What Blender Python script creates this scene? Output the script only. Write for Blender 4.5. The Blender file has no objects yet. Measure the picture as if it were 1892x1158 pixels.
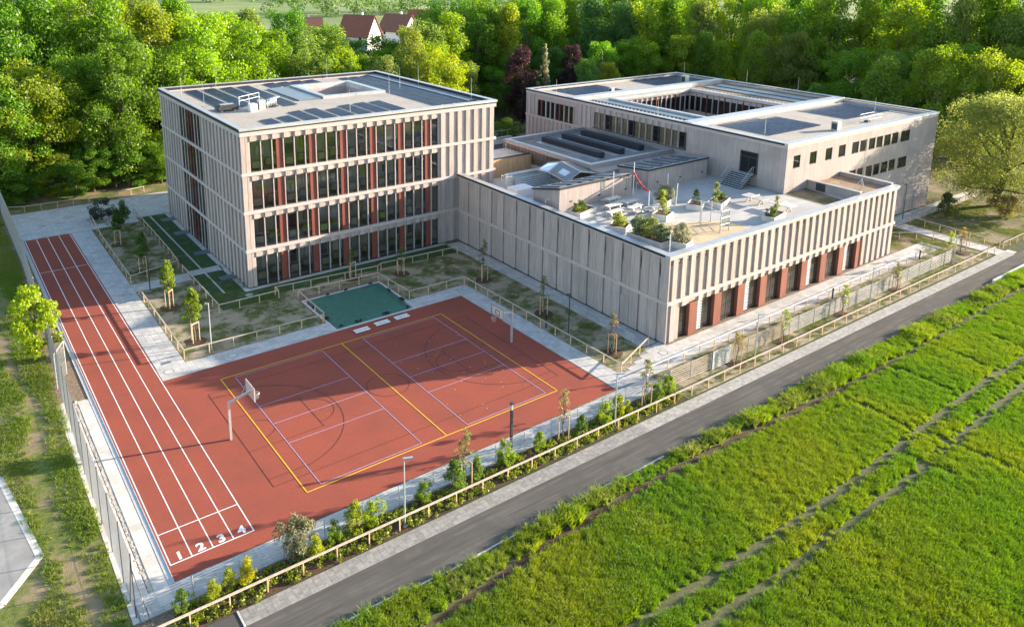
import bpy, math, random
import numpy as np
from mathutils import Vector

# ------------------------------------------------------------------ camera, sky, sun, exposure
sc = bpy.context.scene
COL = sc.collection
SUN_EL, SUN_AZ = math.radians(13.4), math.radians(108.6)      # azimuth clockwise from +Y
cam = bpy.data.cameras.new('camera')
cam.sensor_width = 36.0
cam.lens = 1454.05 / 1892 * 36
cam.shift_x = (946 - 919.86) / 1892
cam.shift_y = (257.15 - 579) / 1892
cam.clip_start, cam.clip_end = 0.5, 6000
camo = bpy.data.objects.new('camera', cam); COL.objects.link(camo)
yaw, pit, rol = 0.9277987, 0.2214624, 0.0128626
d_ = Vector((math.cos(pit) * math.cos(yaw), math.cos(pit) * math.sin(yaw), -math.sin(pit)))
r_ = Vector((math.sin(yaw), -math.cos(yaw), 0)); u_ = r_.cross(d_)
r2 = math.cos(rol) * r_ + math.sin(rol) * u_; u2 = -math.sin(rol) * r_ + math.cos(rol) * u_
from mathutils import Matrix
camo.matrix_world = Matrix(((r2.x, u2.x, -d_.x, -8.431), (r2.y, u2.y, -d_.y, -33.377), (r2.z, u2.z, -d_.z, 34.171), (0, 0, 0, 1)))
sc.camera = camo
wd = bpy.data.worlds.new('World'); sc.world = wd; wd.use_nodes = True
nt = wd.node_tree
sky = nt.nodes.new('ShaderNodeTexSky'); sky.sky_type = 'NISHITA'; sky.sun_disc = False
sky.sun_elevation = SUN_EL; sky.sun_rotation = SUN_AZ; sky.altitude = 400; sky.dust_density = 1.0
nt.links.new(sky.outputs[0], nt.nodes['Background'].inputs[0])
nt.nodes['Background'].inputs[1].default_value = 0.13
sl = bpy.data.lights.new('sun', 'SUN'); sl.energy = 5.0; sl.angle = math.radians(0.55); sl.color = (1.0, 0.85, 0.67)
so = bpy.data.objects.new('sun', sl); COL.objects.link(so)
sdir = Vector((math.sin(SUN_AZ) * math.cos(SUN_EL), math.cos(SUN_AZ) * math.cos(SUN_EL), math.sin(SUN_EL)))
so.rotation_euler = (-sdir).to_track_quat('-Z', 'Y').to_euler(); so.location = (150, -60, 60)
vs = sc.view_settings; vs.view_transform = 'Standard'; vs.look = 'None'; vs.gamma = 1; vs.use_curve_mapping = False
vs.exposure = 1.89
sc.cycles.use_denoising = True
sc.cycles.max_bounces = 6; sc.cycles.diffuse_bounces = 3; sc.cycles.transparent_max_bounces = 12
sc.cycles.caustics_reflective = False; sc.cycles.caustics_refractive = False

RNG = np.random.default_rng(11); random.seed(5)

# ------------------------------------------------------------------ materials
MATS = {}
def mat(name, c1, c2=None, scale=(1, 1, 1), ns=3.0, detail=4, rough=0.75, bump=0.0, bs=30, spec=0.3, c3=None, ns3=0.15, tint=0.0, obr=0.0, metal=0.0, boards=0.0, lo=.35, hi=.65, lo3=.45, hi3=.6):
    """Two-colour noise along world position, optional third colour in large patches, per-piece tint and fine bump."""
    m = bpy.data.materials.new(name); m.use_nodes = True; nt = m.node_tree; N, L = nt.nodes, nt.links
    b = N['Principled BSDF']; b.inputs['Roughness'].default_value = rough; b.inputs['Metallic'].default_value = metal
    b.inputs['Specular IOR Level'].default_value = spec
    g = N.new('ShaderNodeNewGeometry'); mp = N.new('ShaderNodeMapping'); mp.inputs['Scale'].default_value = scale
    L.new(g.outputs['Position'], mp.inputs['Vector'])
    n = N.new('ShaderNodeTexNoise'); n.inputs['Scale'].default_value = ns; n.inputs['Detail'].default_value = detail
    L.new(mp.outputs[0], n.inputs['Vector'])
    rp = N.new('ShaderNodeValToRGB'); e = rp.color_ramp.elements
    e[0].position = lo; e[1].position = hi; e[0].color = (*c1, 1); e[1].color = (*(c2 or c1), 1)
    L.new(n.outputs['Fac'], rp.inputs[0]); col = rp.outputs[0]
    if c3:
        n3 = N.new('ShaderNodeTexNoise'); n3.inputs['Scale'].default_value = ns3; n3.inputs['Detail'].default_value = 6
        n3.inputs['Roughness'].default_value = .65
        L.new(g.outputs['Position'], n3.inputs['Vector'])
        r3 = N.new('ShaderNodeMapRange'); r3.inputs[1].default_value = lo3; r3.inputs[2].default_value = hi3
        L.new(n3.outputs['Fac'], r3.inputs[0])
        mx = N.new('ShaderNodeMix'); mx.data_type = 'RGBA'; L.new(r3.outputs[0], mx.inputs[0]); L.new(col, mx.inputs[6]); mx.inputs[7].default_value = (*c3, 1); col = mx.outputs[2]
    fac = None
    def addf(sock, amt):
        nonlocal fac
        k = N.new('ShaderNodeMath'); k.operation = 'MULTIPLY_ADD'; L.new(sock, k.inputs[0]); k.inputs[1].default_value = amt; k.inputs[2].default_value = 1 - amt / 2
        if fac is None: fac = k.outputs[0]
        else:
            q = N.new('ShaderNodeMath'); q.operation = 'MULTIPLY'; L.new(fac, q.inputs[0]); L.new(k.outputs[0], q.inputs[1]); fac = q.outputs[0]
    if tint:
        a = N.new('ShaderNodeAttribute'); a.attribute_name = 'tint'; addf(a.outputs['Fac'], tint)
    if obr:
        a = N.new('ShaderNodeObjectInfo'); addf(a.outputs['Random'], obr)
    if boards:
        s = N.new('ShaderNodeSeparateXYZ'); L.new(g.outputs['Position'], s.inputs[0])
        ad = N.new('ShaderNodeMath'); ad.operation = 'ADD'; L.new(s.outputs[0], ad.inputs[0]); L.new(s.outputs[1], ad.inputs[1])
        dv = N.new('ShaderNodeMath'); dv.operation = 'DIVIDE'; L.new(ad.outputs[0], dv.inputs[0]); dv.inputs[1].default_value = boards
        fl = N.new('ShaderNodeMath'); fl.operation = 'FLOOR'; L.new(dv.outputs[0], fl.inputs[0])
        wn = N.new('ShaderNodeTexWhiteNoise'); wn.noise_dimensions = '1D'; L.new(fl.outputs[0], wn.inputs['W']); addf(wn.outputs['Value'], .12)
    if fac is not None:
        vm = N.new('ShaderNodeVectorMath'); vm.operation = 'SCALE'; L.new(col, vm.inputs[0]); L.new(fac, vm.inputs['Scale']); col = vm.outputs[0]
    L.new(col, b.inputs['Base Color'])
    if bump:
        nb = N.new('ShaderNodeTexNoise'); nb.inputs['Scale'].default_value = bs; nb.inputs['Detail'].default_value = 3
        L.new(mp.outputs[0], nb.inputs['Vector'])
        bp = N.new('ShaderNodeBump'); bp.inputs['Strength'].default_value = bump; bp.inputs['Distance'].default_value = .05
        L.new(nb.outputs['Fac'], bp.inputs['Height']); L.new(bp.outputs[0], b.inputs['Normal'])
    MATS[name] = m
    return m

def leaf_mat(name, use_obj=True, c1=(1, 1, 1), c2=(1, 1, 1), trans=.42, c3=None):
    m = bpy.data.materials.new(name); m.use_nodes = True; nt = m.node_tree; N, L = nt.nodes, nt.links
    N.remove(N['Principled BSDF']); out = N['Material Output']
    a = N.new('ShaderNodeAttribute'); a.attribute_name = 'tint'
    rp = N.new('ShaderNodeValToRGB'); e = rp.color_ramp.elements
    e[0].color = (*c1, 1); e[1].color = (*c2, 1); e[0].position = 0; e[1].position = 1
    L.new(a.outputs['Fac'], rp.inputs[0]); col = rp.outputs[0]
    if use_obj:
        oi = N.new('ShaderNodeObjectInfo'); mx = N.new('ShaderNodeMix'); mx.data_type = 'RGBA'; mx.blend_type = 'MULTIPLY'; mx.inputs[0].default_value = 1
        L.new(col, mx.inputs[6]); L.new(oi.outputs['Color'], mx.inputs[7]); col = mx.outputs[2]
    elif c3:
        g = N.new('ShaderNodeNewGeometry'); n3 = N.new('ShaderNodeTexNoise'); n3.inputs['Scale'].default_value = .085; n3.inputs['Detail'].default_value = 9; n3.inputs['Roughness'].default_value = .68
        mpg = N.new('ShaderNodeMapping'); mpg.inputs['Scale'].default_value = (1, .6, 1); L.new(g.outputs['Position'], mpg.inputs[0]); L.new(mpg.outputs[0], n3.inputs['Vector'])
        r3 = N.new('ShaderNodeMapRange'); r3.inputs[1].default_value = .42; r3.inputs[2].default_value = .66; L.new(n3.outputs['Fac'], r3.inputs[0])
        mx = N.new('ShaderNodeMix'); mx.data_type = 'RGBA'; L.new(r3.outputs[0], mx.inputs[0]); L.new(col, mx.inputs[6]); mx.inputs[7].default_value = (*c3, 1); col = mx.outputs[2]
    df = N.new('ShaderNodeBsdfDiffuse'); tr = N.new('ShaderNodeBsdfTranslucent'); ms = N.new('ShaderNodeMixShader'); ms.inputs[0].default_value = trans
    hs = N.new('ShaderNodeHueSaturation'); hs.inputs['Saturation'].default_value = 1.15; hs.inputs['Value'].default_value = 1.5; L.new(col, hs.inputs['Color'])
    L.new(col, df.inputs[0]); L.new(hs.outputs[0], tr.inputs[0]); L.new(df.outputs[0], ms.inputs[1]); L.new(tr.outputs[0], ms.inputs[2])
    gl = N.new('ShaderNodeBsdfGlossy'); gl.inputs['Roughness'].default_value = .45; gl.inputs[0].default_value = (.9, .9, .9, 1)
    m2 = N.new('ShaderNodeMixShader'); m2.inputs[0].default_value = .02; L.new(ms.outputs[0], m2.inputs[1]); L.new(gl.outputs[0], m2.inputs[2])
    L.new(m2.outputs[0], out.inputs[0]); MATS[name] = m
    return m

def glass_mat(name, tintc, ior, see=True, base=(.02, .025, .03)):
    m = bpy.data.materials.new(name); m.use_nodes = True; nt = m.node_tree; N, L = nt.nodes, nt.links
    N.remove(N['Principled BSDF']); out = N['Material Output']
    if name == 'glass_pale': tintc = (.75, .78, .78)
    fr = N.new('ShaderNodeFresnel'); fr.inputs[0].default_value = ior
    if see: t = N.new('ShaderNodeBsdfTransparent'); t.inputs[0].default_value = (*tintc, 1)
    else: t = N.new('ShaderNodeBsdfDiffuse'); t.inputs[0].default_value = (*base, 1)
    g = N.new('ShaderNodeBsdfGlossy'); g.inputs['Roughness'].default_value = .02; g.inputs[0].default_value = (1, 1, 1, 1)
    mx = N.new('ShaderNodeMixShader'); L.new(fr.outputs[0], mx.inputs[0]); L.new(t.outputs[0], mx.inputs[1]); L.new(g.outputs[0], mx.inputs[2])
    res = mx.outputs[0]
    if name == 'glass_pale':                                       # milky glass
        df = N.new('ShaderNodeBsdfDiffuse'); df.inputs[0].default_value = (.62, .64, .64, 1); m3 = N.new('ShaderNodeMixShader'); m3.inputs[0].default_value = .25
        L.new(res, m3.inputs[1]); L.new(df.outputs[0], m3.inputs[2]); res = m3.outputs[0]
    L.new(res, out.inputs[0]); MATS[name] = m
    return m

mat('wood', (.33, .278, .262), (.42, .355, .337), (3, 3, .25), 2.2, 6, .8, .25, 8, .2, c3=(.33, .285, .27), ns3=.35, obr=.22, boards=.2)
mat('wood_fin', (.335, .284, .262), (.425, .363, .334), (3, 3, .25), 2.2, 6, .8, .25, 8, .2, obr=.22, boards=.15)
mat('wood_band', (.405, .343, .32), (.47, .405, .38), (.6, .6, 3), 2.5, 5, .75, .15, 8, .2, obr=.06)
mat('wood_warm', (.42, .26, .14), (.52, .34, .2), (3, 3, .25), 2.2, 5, .75, .2, 8, .2, boards=.15)
mat('wood_boards', (.32, .27, .253), (.405, .348, .328), (4, 4, .22), 2.0, 6, .85, .3, 8, .15, c3=(.31, .27, .255), ns3=.3, boards=.16)
mat('red_panel', (.165, .045, .034), (.205, .058, .042), (1, 1, .3), 1.5, 3, .5, 0, 10, .4, obr=.1)
mat('rust_panel', (.20, .074, .048), (.245, .092, .06), (1, 1, .3), 1.5, 3, .55, 0, 10, .3, obr=.1)
mat('dark_gap', (.03, .03, .032), (.045, .045, .045), rough=.8)
mat('coping', (.36, .37, .38), (.43, .44, .45), ns=1.2, rough=.38, spec=.5, metal=.3)
mat('fascia', (.022, .026, .034), (.03, .034, .042), ns=2, rough=.6, spec=.2)
mat('gravel', (.29, .262, .23), (.45, .41, .355), ns=9, detail=8, rough=.95, bump=.6, bs=25, c3=(.34, .305, .26), ns3=.3)
mat('gravel_brown', (.20, .11, .06), (.36, .22, .13), ns=7, detail=8, rough=.95, bump=.6, bs=25, c3=(.30, .25, .17), ns3=.6)
mat('roof_membrane', (.14, .135, .13), (.20, .19, .18), ns=.8, detail=6, rough=.8, c3=(.24, .225, .205), ns3=.25)
mat('terrace', (.50, .45, .38), (.58, .53, .46), ns=2, detail=6, rough=.85, c3=(.44, .40, .36), ns3=.4)
mat('deck', (.39, .375, .35), (.48, .465, .435), ns=1.4, detail=6, rough=.85, c3=(.36, .35, .335), ns3=.35)
mat('sand', (.52, .38, .22), (.60, .46, .29), ns=5, detail=7, rough=.95, c3=(.46, .34, .21), ns3=.6)
mat('pv', (.010, .018, .044), (.016, .027, .06), ns=1, rough=.3, spec=.03, obr=.6)
mat('pv_grey', (.09, .11, .14), (.13, .15, .18), ns=1, rough=.3, spec=.25, obr=.2)
mat('alu', (.50, .51, .52), (.58, .58, .59), ns=4, rough=.35, spec=.5, metal=.6)
mat('galv', (.46, .48, .49), (.55, .57, .58), ns=4, rough=.45, spec=.5, metal=.5)
mat('anthracite', (.03, .034, .04), (.045, .05, .055), ns=4, rough=.5, spec=.4)
mat('white_paint', (.72, .72, .70), (.80, .80, .78), ns=3, rough=.5, spec=.4)
mat('court', (.262, .066, .042), (.304, .079, .051), ns=7, detail=9, rough=.9, bump=.08, bs=90, spec=.15, c3=(.222, .064, .044), ns3=.22, lo3=.42, hi3=.72)
mat('line_white', (.66, .64, .62), (.78, .76, .74), ns=4, detail=6, rough=.8)
mat('line_yellow', (.62, .36, .02), (.70, .42, .03), ns=4, detail=6, rough=.8)
mat('line_violet', (.30, .24, .36), (.38, .31, .44), ns=4, detail=6, rough=.8)
mat('line_black', (.075, .022, .016), (.10, .03, .022), ns=4, detail=6, rough=.8)
mat('slab', (.44, .425, .40), (.54, .525, .50), ns=3, detail=7, rough=.9, bump=.15, bs=40, c3=(.42, .41, .39), ns3=.5, tint=.22, obr=.2)
mat('slab_joint', (.20, .19, .175), (.27, .26, .24), ns=6, rough=.95)
mat('paver', (.26, .245, .225), (.34, .325, .30), ns=5, detail=6, rough=.9, bump=.2, bs=50, tint=.3, obr=.3)
mat('apron', (.55, .51, .45), (.63, .59, .53), ns=2, detail=7, rough=.9, bump=.1, bs=30, c3=(.47, .43, .38), ns3=.7, obr=.12)
mat('asphalt', (.058, .056, .053), (.095, .091, .086), (1, 1, 1), 14, 8, .88, .35, 60, .12, c3=(.115, .107, .098), ns3=.22, lo3=.42, hi3=.72)
mat('road_asphalt', (.082, .075, .066), (.130, .120, .106), (.12, 2.2, 1), 1.6, 9, .88, .3, 60, .12, c3=(.090, .085, .078), ns3=.5, lo3=.45, hi3=.62)
mat('pad', (.27, .26, .24), (.34, .33, .305), ns=2, detail=8, rough=.9, c3=(.25, .24, .225), ns3=.5)
mat('shutter', (.42, .45, .48), (.5, .53, .56), ns=3, rough=.5)
mat('board', (.42, .36, .34), (.5, .43, .41), ns=3, rough=.5)
mat('shed_roof', (.27, .26, .25), (.34, .33, .31), ns=1, detail=6, rough=.8)
mat('kerb', (.42, .41, .39), (.52, .51, .49), ns=5, rough=.9, obr=.12)
mat('soil', (.15, .105, .07), (.26, .195, .135), ns=4, detail=9, rough=1, bump=.8, bs=22)
mat('mulch', (.055, .032, .02), (.12, .075, .05), ns=12, detail=8, rough=1, bump=1, bs=30)
mat('lawn', (.07, .095, .022), (.13, .14, .045), ns=6, detail=9, rough=1, bump=.7, bs=25, c3=(.32, .26, .18), ns3=.55, lo3=.41, hi3=.55)
mat('park', (.075, .085, .022), (.13, .125, .045), ns=5, detail=9, rough=1, bump=.7, bs=25, c3=(.25, .185, .12), ns3=.3, lo3=.47, hi3=.62)
mat('sod', (.022, .055, .014), (.05, .095, .025), ns=8, detail=9, rough=1, bump=.6, bs=30, c3=(.10, .12, .07), ns3=.9, lo3=.5, hi3=.7)
mat('verge', (.09, .12, .02), (.16, .18, .04), ns=4, detail=9, rough=1, bump=.8, bs=20, c3=(.27, .205, .12), ns3=.3, lo3=.46, hi3=.58)
mat('crop_soil', (.075, .088, .032), (.135, .13, .06), ns=5, detail=9, rough=1, bump=.8, bs=20)
mat('meadow', (.20, .25, .08), (.25, .29, .11), ns=.02, detail=5, rough=1, c3=(.14, .20, .06), ns3=.008)
mat('forest_floor', (.03, .04, .012), (.06, .07, .02), ns=1, detail=6, rough=1, bump=.6, bs=5)
mat('bark', (.11, .085, .06), (.20, .165, .125), (3, 3, .4), 5, 6, .95, .6, 10, .1)
mat('larch', (.50, .33, .19), (.62, .44, .27), (3, 3, 3), 2, 5, .75, .1, 10, .2, obr=.16)
mat('larch_weathered', (.38, .31, .24), (.50, .42, .33), (3, 3, 3), 2, 5, .75, .1, 10, .2, obr=.16)
mat('tarp', (.016, .105, .078), (.03, .145, .105), ns=3, detail=4, rough=.38, bump=.25, bs=6, spec=.45)
mat('rubber', (.012, .012, .013), (.022, .022, .022), rough=.7)
mat('red_cloth', (.42, .03, .035), (.50, .05, .05), ns=5, rough=.7)
mat('concrete', (.46, .445, .415), (.55, .53, .50), ns=2, detail=8, rough=.9, bump=.2, bs=20, c3=(.36, .35, .33), ns3=.5)
mat('roof_tile', (.22, .075, .045), (.30, .11, .065), (1, 1, 1), 2, 6, .85, .3, 8)
mat('roof_tile_brown', (.16, .075, .05), (.22, .105, .07), (1, 1, 1), 2, 6, .85, .3, 8)
mat('render_white', (.70, .69, .66), (.77, .76, .73), ns=.6, rough=.85)
mat('interior', (.55, .52, .47), (.62, .6, .55), ns=1, rough=.8)
mat('interior_floor', (.30, .25, .20), (.36, .3, .24), ns=1, rough=.6)
mat('desk_top', (.42, .38, .30), (.50, .46, .36), ns=2, rough=.5)
mat('lime', (.35, .50, .06), (.42, .56, .09), ns=2, rough=.5)
mat('stone', (.36, .32, .26), (.55, .49, .40), ns=2, detail=6, rough=.95, bump=.4, bs=8, obr=.3)
leaf_mat('leaf', True, (1.4, 1.4, 1.35), (1.9, 1.98, 1.65), .6)
leaf_mat('grass_crop', False, (.088, .178, .018), (.168, .275, .032), .5, c3=(.235, .278, .034))
leaf_mat('grass_verge', False, (.10, .18, .018), (.22, .29, .04), .45, c3=(.25, .25, .07))
leaf_mat('grass_lawn', False, (.09, .13, .02), (.19, .20, .055), .4)
leaf_mat('ground_cover', False, (.09, .14, .018), (.28, .31, .04), .45)
glass_mat('glass', (.88, .90, .88), 1.6)
glass_mat('glass_dark', (0, 0, 0), 1.45, see=False, base=(.012, .014, .015))
glass_mat('glass_gold_reflection', (0, 0, 0), 2.2, see=False, base=(.13, .105, .06))  # golden evening reflection painted into the pane's base colour
glass_mat('glass_warm', (0, 0, 0), 1.7, see=False, base=(.05, .042, .03))
glass_mat('glass_pale', (.82, .86, .86), 1.5)

# ------------------------------------------------------------------ building helpers
WLOC = {}
def tag(o, label=None, cat=None, group=None, kind=None):
    if label: o['label'] = label
    if cat: o['category'] = cat
    if group: o['group'] = group
    if kind: o['kind'] = kind
    return o
def link(o, parent=None, loc=(0, 0, 0)):
    COL.objects.link(o); loc = Vector(loc); WLOC[o.name] = loc
    if parent is not None:
        o.parent = parent; o.location = loc - WLOC[parent.name]
    else: o.location = loc
    return o
def thing(name, label, cat, loc, group=None):
    o = bpy.data.objects.new(name, None); o.empty_display_size = .2
    link(o, None, loc); return tag(o, label, cat, group)

class MB:
    """Collects shapes in world coordinates and links them as one mesh object."""
    def __init__(s): s.v = []; s.f = []; s.t = []; s.m = []; s.ct = 0.5; s.cm = 0
    def add(s, vs, fs):
        k = len(s.v); s.v += [tuple(p) for p in vs]; s.f += [tuple(i + k for i in f) for f in fs]; s.t += [s.ct] * len(vs); s.m += [s.cm] * len(fs)
    def box(s, x0, x1, y0, y1, z0, z1, bottom=True):
        v = [(x0, y0, z0), (x1, y0, z0), (x1, y1, z0), (x0, y1, z0), (x0, y0, z1), (x1, y0, z1), (x1, y1, z1), (x0, y1, z1)]
        f = [(4, 5, 6, 7), (0, 1, 5, 4), (1, 2, 6, 5), (2, 3, 7, 6), (3, 0, 4, 7)]
        if bottom: f.append((3, 2, 1, 0))
        s.add(v, f)
    def poly(s, pts, z): s.add([(x, y, z) for x, y in pts], [tuple(range(len(pts)))])
    def prism(s, pts, z0, z1):
        n = len(pts); v = [(x, y, z0) for x, y in pts] + [(x, y, z1) for x, y in pts]
        s.add(v, [tuple(range(n, 2 * n)), tuple(range(n - 1, -1, -1))] + [(i, (i + 1) % n, n + (i + 1) % n, n + i) for i in range(n)])
    def bar(s, a, b, w, h):
        a, b = Vector(a), Vector(b); d = (b - a).normalized(); up = Vector((0, 0, 1))
        if abs(d.z) > .95: up = Vector((1, 0, 0))
        r = d.cross(up).normalized(); u = r.cross(d); v = []
        for p in (a, b):
            for i, j in ((-1, -1), (1, -1), (1, 1), (-1, 1)): v.append(p + r * i * w / 2 + u * j * h / 2)
        s.add(v, [(0, 1, 5, 4), (1, 2, 6, 5), (2, 3, 7, 6), (3, 0, 4, 7), (3, 2, 1, 0), (4, 5, 6, 7)])
    def tube(s, a, b, ra, rb=None, n=6):
        a, b = Vector(a), Vector(b); rb = ra if rb is None else rb; d = (b - a).normalized(); up = Vector((0, 0, 1)) if abs(d.z) < .95 else Vector((1, 0, 0))
        r = d.cross(up).normalized(); u = r.cross(d); v = []
        for p, q in ((a, ra), (b, rb)):
            for i in range(n): t = 2 * math.pi * i / n; v.append(p + (r * math.cos(t) + u * math.sin(t)) * q)
        s.add(v, [(i, (i + 1) % n, n + (i + 1) % n, n + i) for i in range(n)] + [tuple(range(n - 1, -1, -1)), tuple(range(n, 2 * n))])
    def disc(s, x, y, z, r, n=20, r2=0):
        if r2: v = [(x + q * math.cos(2 * math.pi * i / n), y + q * math.sin(2 * math.pi * i / n), z) for q in (r, r2) for i in range(n)]; s.add(v, [(i, (i + 1) % n, n + (i + 1) % n, n + i) for i in range(n)])
        else: s.add([(x + r * math.cos(2 * math.pi * i / n), y + r * math.sin(2 * math.pi * i / n), z) for i in range(n)], [tuple(range(n))])
    def arc(s, cx, cy, z, r, a0, a1, w, n=24):
        v = []
        for i in range(n + 1):
            t = math.radians(a0 + (a1 - a0) * i / n); v += [(cx + (r - w / 2) * math.cos(t), cy + (r - w / 2) * math.sin(t), z), (cx + (r + w / 2) * math.cos(t), cy + (r + w / 2) * math.sin(t), z)]
        s.add(v, [(2 * i, 2 * i + 1, 2 * i + 3, 2 * i + 2) for i in range(n)])
    def line(s, x0, y0, x1, y1, w, z):
        d = Vector((x1 - x0, y1 - y0)).normalized(); p = Vector((-d.y, d.x)) * w / 2
        s.add([(x0 - p.x, y0 - p.y, z), (x1 - p.x, y1 - p.y, z), (x1 + p.x, y1 + p.y, z), (x0 + p.x, y0 + p.y, z)], [(0, 1, 2, 3)])
    def build(s, name, mats, parent=None, loc=None, smooth=False):
        loc = Vector(loc) if loc is not None else (WLOC[parent.name] if parent is not None else Vector((0, 0, 0)))
        me = bpy.data.meshes.new(name); me.from_pydata([(x - loc.x, y - loc.y, z - loc.z) for x, y, z in s.v], [], s.f)
        for m in (mats if isinstance(mats, (list, tuple)) else [mats]): me.materials.append(MATS[m])
        if any(s.m): me.polygons.foreach_set('material_index', s.m)
        a = me.attributes.new('tint', 'FLOAT', 'POINT'); a.data.foreach_set('value', s.t)
        if smooth: me.polygons.foreach_set('use_smooth', [True] * len(me.polygons))
        o = bpy.data.objects.new(name, me)
        return link(o, parent, loc)

BOXES = {}
def bx(name, m, parent, x0, x1, y0, y1, z0, z1):
    """One box piece; pieces of the same size and material share their mesh."""
    dx, dy, dz = round(x1 - x0, 4), round(y1 - y0, 4), round(z1 - z0, 4); key = (dx, dy, dz, m)
    if key not in BOXES:
        b = MB(); b.box(0, dx, 0, dy, 0, dz); me = bpy.data.meshes.new(name); me.from_pydata(b.v, [], b.f); me.materials.append(MATS[m]); BOXES[key] = me
    o = bpy.data.objects.new(name, BOXES[key])
    return link(o, parent, (x0, y0, z0))
def struct(o): o['kind'] = 'structure'; return o
def stuff(o, label=None, cat=None): return tag(o, label, cat, None, 'stuff')
def copy_tree(o, loc, rz=0, scale=None, label=None):
    c = o.copy(); COL.objects.link(c); c.location = loc; c.rotation_euler = (0, 0, rz); WLOC[c.name] = Vector(loc)
    if scale: c.scale = scale
    if label: c['label'] = label
    for ch in o.children:
        k = ch.copy(); COL.objects.link(k); k.parent = c
        for gch in ch.children: q = gch.copy(); COL.objects.link(q); q.parent = k
    return c
ORD = 'first second third fourth fifth sixth seventh eighth ninth tenth eleventh twelfth thirteenth fourteenth fifteenth sixteenth seventeenth eighteenth nineteenth twentieth'.split()
def nth(i):
    if i < 20: return ORD[i]
    t, o = divmod(i + 1, 10); b = ['', '', 'twenty', 'thirty', 'forty', 'fifty'][t]
    return (b[:-1] + 'ieth') if o == 0 else b + '-' + ORD[o - 1]

# ------------------------------------------------------------------ ground, field, road, paving
def sheet(name, m, pts, z, parent=None):
    b = MB(); b.poly(pts, z); return b.build(name, m, parent)
def rect(x0, x1, y0, y1): return [(x0, y0), (x1, y0), (x1, y1), (x0, y1)]
struct(sheet('ground', 'forest_floor', rect(-700, 1600, -900, 250), -.03))
struct(sheet('meadow', 'meadow', rect(-1500, 2500, 250, 3000), -.03))
struct(sheet('field', 'crop_soil', rect(-60, 260, -160, -.95), -.02))
struct(sheet('verge', 'verge', rect(-60, -2.75, 1.9, 96), -.012))
struct(sheet('schoolyard', 'soil', rect(-2.75, 110, 3.4, 96), -.008))
struct(sheet('grass_strip', 'verge', [(-2.6, 87.3), (11.3, 87.2), (60, 90), (60, 97), (-2.6, 97)], .0))
struct(sheet('parkland', 'park', [(84.6, 3.3), (260, 3.3), (260, 34), (118, 34), (109.2, 17.7), (84.6, 17.7)], -.004))
b = MB()
xs = np.linspace(-60, 260, 161)
low = lambda x: -.82 - .28 * min(max((x - 5) / 85, 0), 1) + .10 * math.sin(x * .31) + .07 * math.sin(x * .83 + 1)
for i in range(160):
    x, X = xs[i], xs[i + 1]; b.add([(x, low(x), .004), (X, low(X), .004), (X, 2.1 - .006 * X, .004), (x, 2.1 - .006 * x, .004)], [(0, 1, 2, 3)])
struct(b.build('road', 'road_asphalt'))
edge = thing('road_edging', 'pale narrow edging strip between the asphalt lane and the green verge', 'edging', (1, -.7, 0))
for i in range(26):
    x = 4.6 + i * 1.02
    o = bx('edging_stone', 'kerb', edge, x, x + 1.0, low(x) - .02, low(x) + .08, -.05, .035)
# paver strip beside the road
pv_z = .035
pave = struct(sheet('pavement', 'slab_joint', [(2.05, 2.08), (97.2, 1.50), (97.2, 2.62), (2.05, 3.28)], .012))
bs = MB(); cnt = 0
for i in range(233):
    x = 2.08 + i * .408
    y0, y1 = 2.10 - .006 * x, 3.26 - .0066 * x
    for j in range(4):
        q = (y1 - y0) / 4; off = .0
        if i < 75:
            o = bx('paver', 'paver', pave, x, x + .396, round(y0 + j * q + .006, 3), round(y0 + j * q + .006, 3) + .278, -.03, pv_z)
        else:
            bs.ct = random.random(); bs.box(x, x + .396, y0 + j * q + .006, y0 + (j + 1) * q - .006, 0, pv_z, False)
stuff(bs.build('pavers', 'paver', pave))
b = MB(); b.line(2.0, 2.06, 2.35, 3.3, .12, .042); bx('edging_stone', 'kerb', pave, 1.94, 2.05, 2.1, 3.3, -.05, .05)
struct(sheet('side_road', 'asphalt', [(-3, 1.9), (1.92, 1.9), (1.92, 3.3), (-3, 3.32)], .006))
# red sports surface
court = struct(sheet('sports_court', 'court', [(-.15, 7.4), (34.62, 7.55), (34.72, 30.3), (5.0, 30.3), (5.0, 74.4), (-.15, 74.4)], .022))
LZ = .026
def marking(name, m, draw):
    b = MB(); draw(b); return b.build(name, m, court)
for i in range(5):
    xx = [0, 1.22, 2.44, 3.66, 4.88][i]
    marking('lane_line', 'line_white', lambda b: b.line(xx, 8.81, xx, 74.3, .068, LZ))
marking('start_line', 'line_white', lambda b: b.line(-.04, 8.81, 4.92, 8.81, .085, LZ + .004))
marking('start_line', 'line_white', lambda b: b.line(.05, 11.76, 4.83, 11.76, .075, LZ + .004))
marking('finish_line', 'line_white', lambda b: b.line(.05, 61.83, 4.83, 61.83, .07, LZ + .004))
for i, dgt in enumerate('1234'):
    cu = bpy.data.curves.new('lane_number', 'FONT'); cu.body = dgt; cu.size = .95; cu.offset = .035; cu.align_x = 'CENTER'
    to = bpy.data.objects.new('tmp', cu); COL.objects.link(to); dg = bpy.context.evaluated_depsgraph_get()
    me = bpy.data.meshes.new_from_object(to.evaluated_get(dg)); bpy.data.objects.remove(to)
    me.name = 'lane_number'; me.materials.clear(); me.materials.append(MATS['line_white'])
    o = bpy.data.objects.new('lane_number', me); link(o, court, (.62 + 1.22 * i, 9.0, LZ + .002)); o['label'] = 'painted white lane number %s' % dgt
def yel(b):
    for l in ((8.95, 10.23, 30.65, 10.23), (8.95, 27.82, 30.65, 27.82)): b.line(*l, .09, LZ + .012)
    for x in (8.95, 19.88, 30.65): b.line(x, 10.275, x, 27.775, .09, LZ + .012)
marking('court_line', 'line_yellow', yel)
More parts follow.
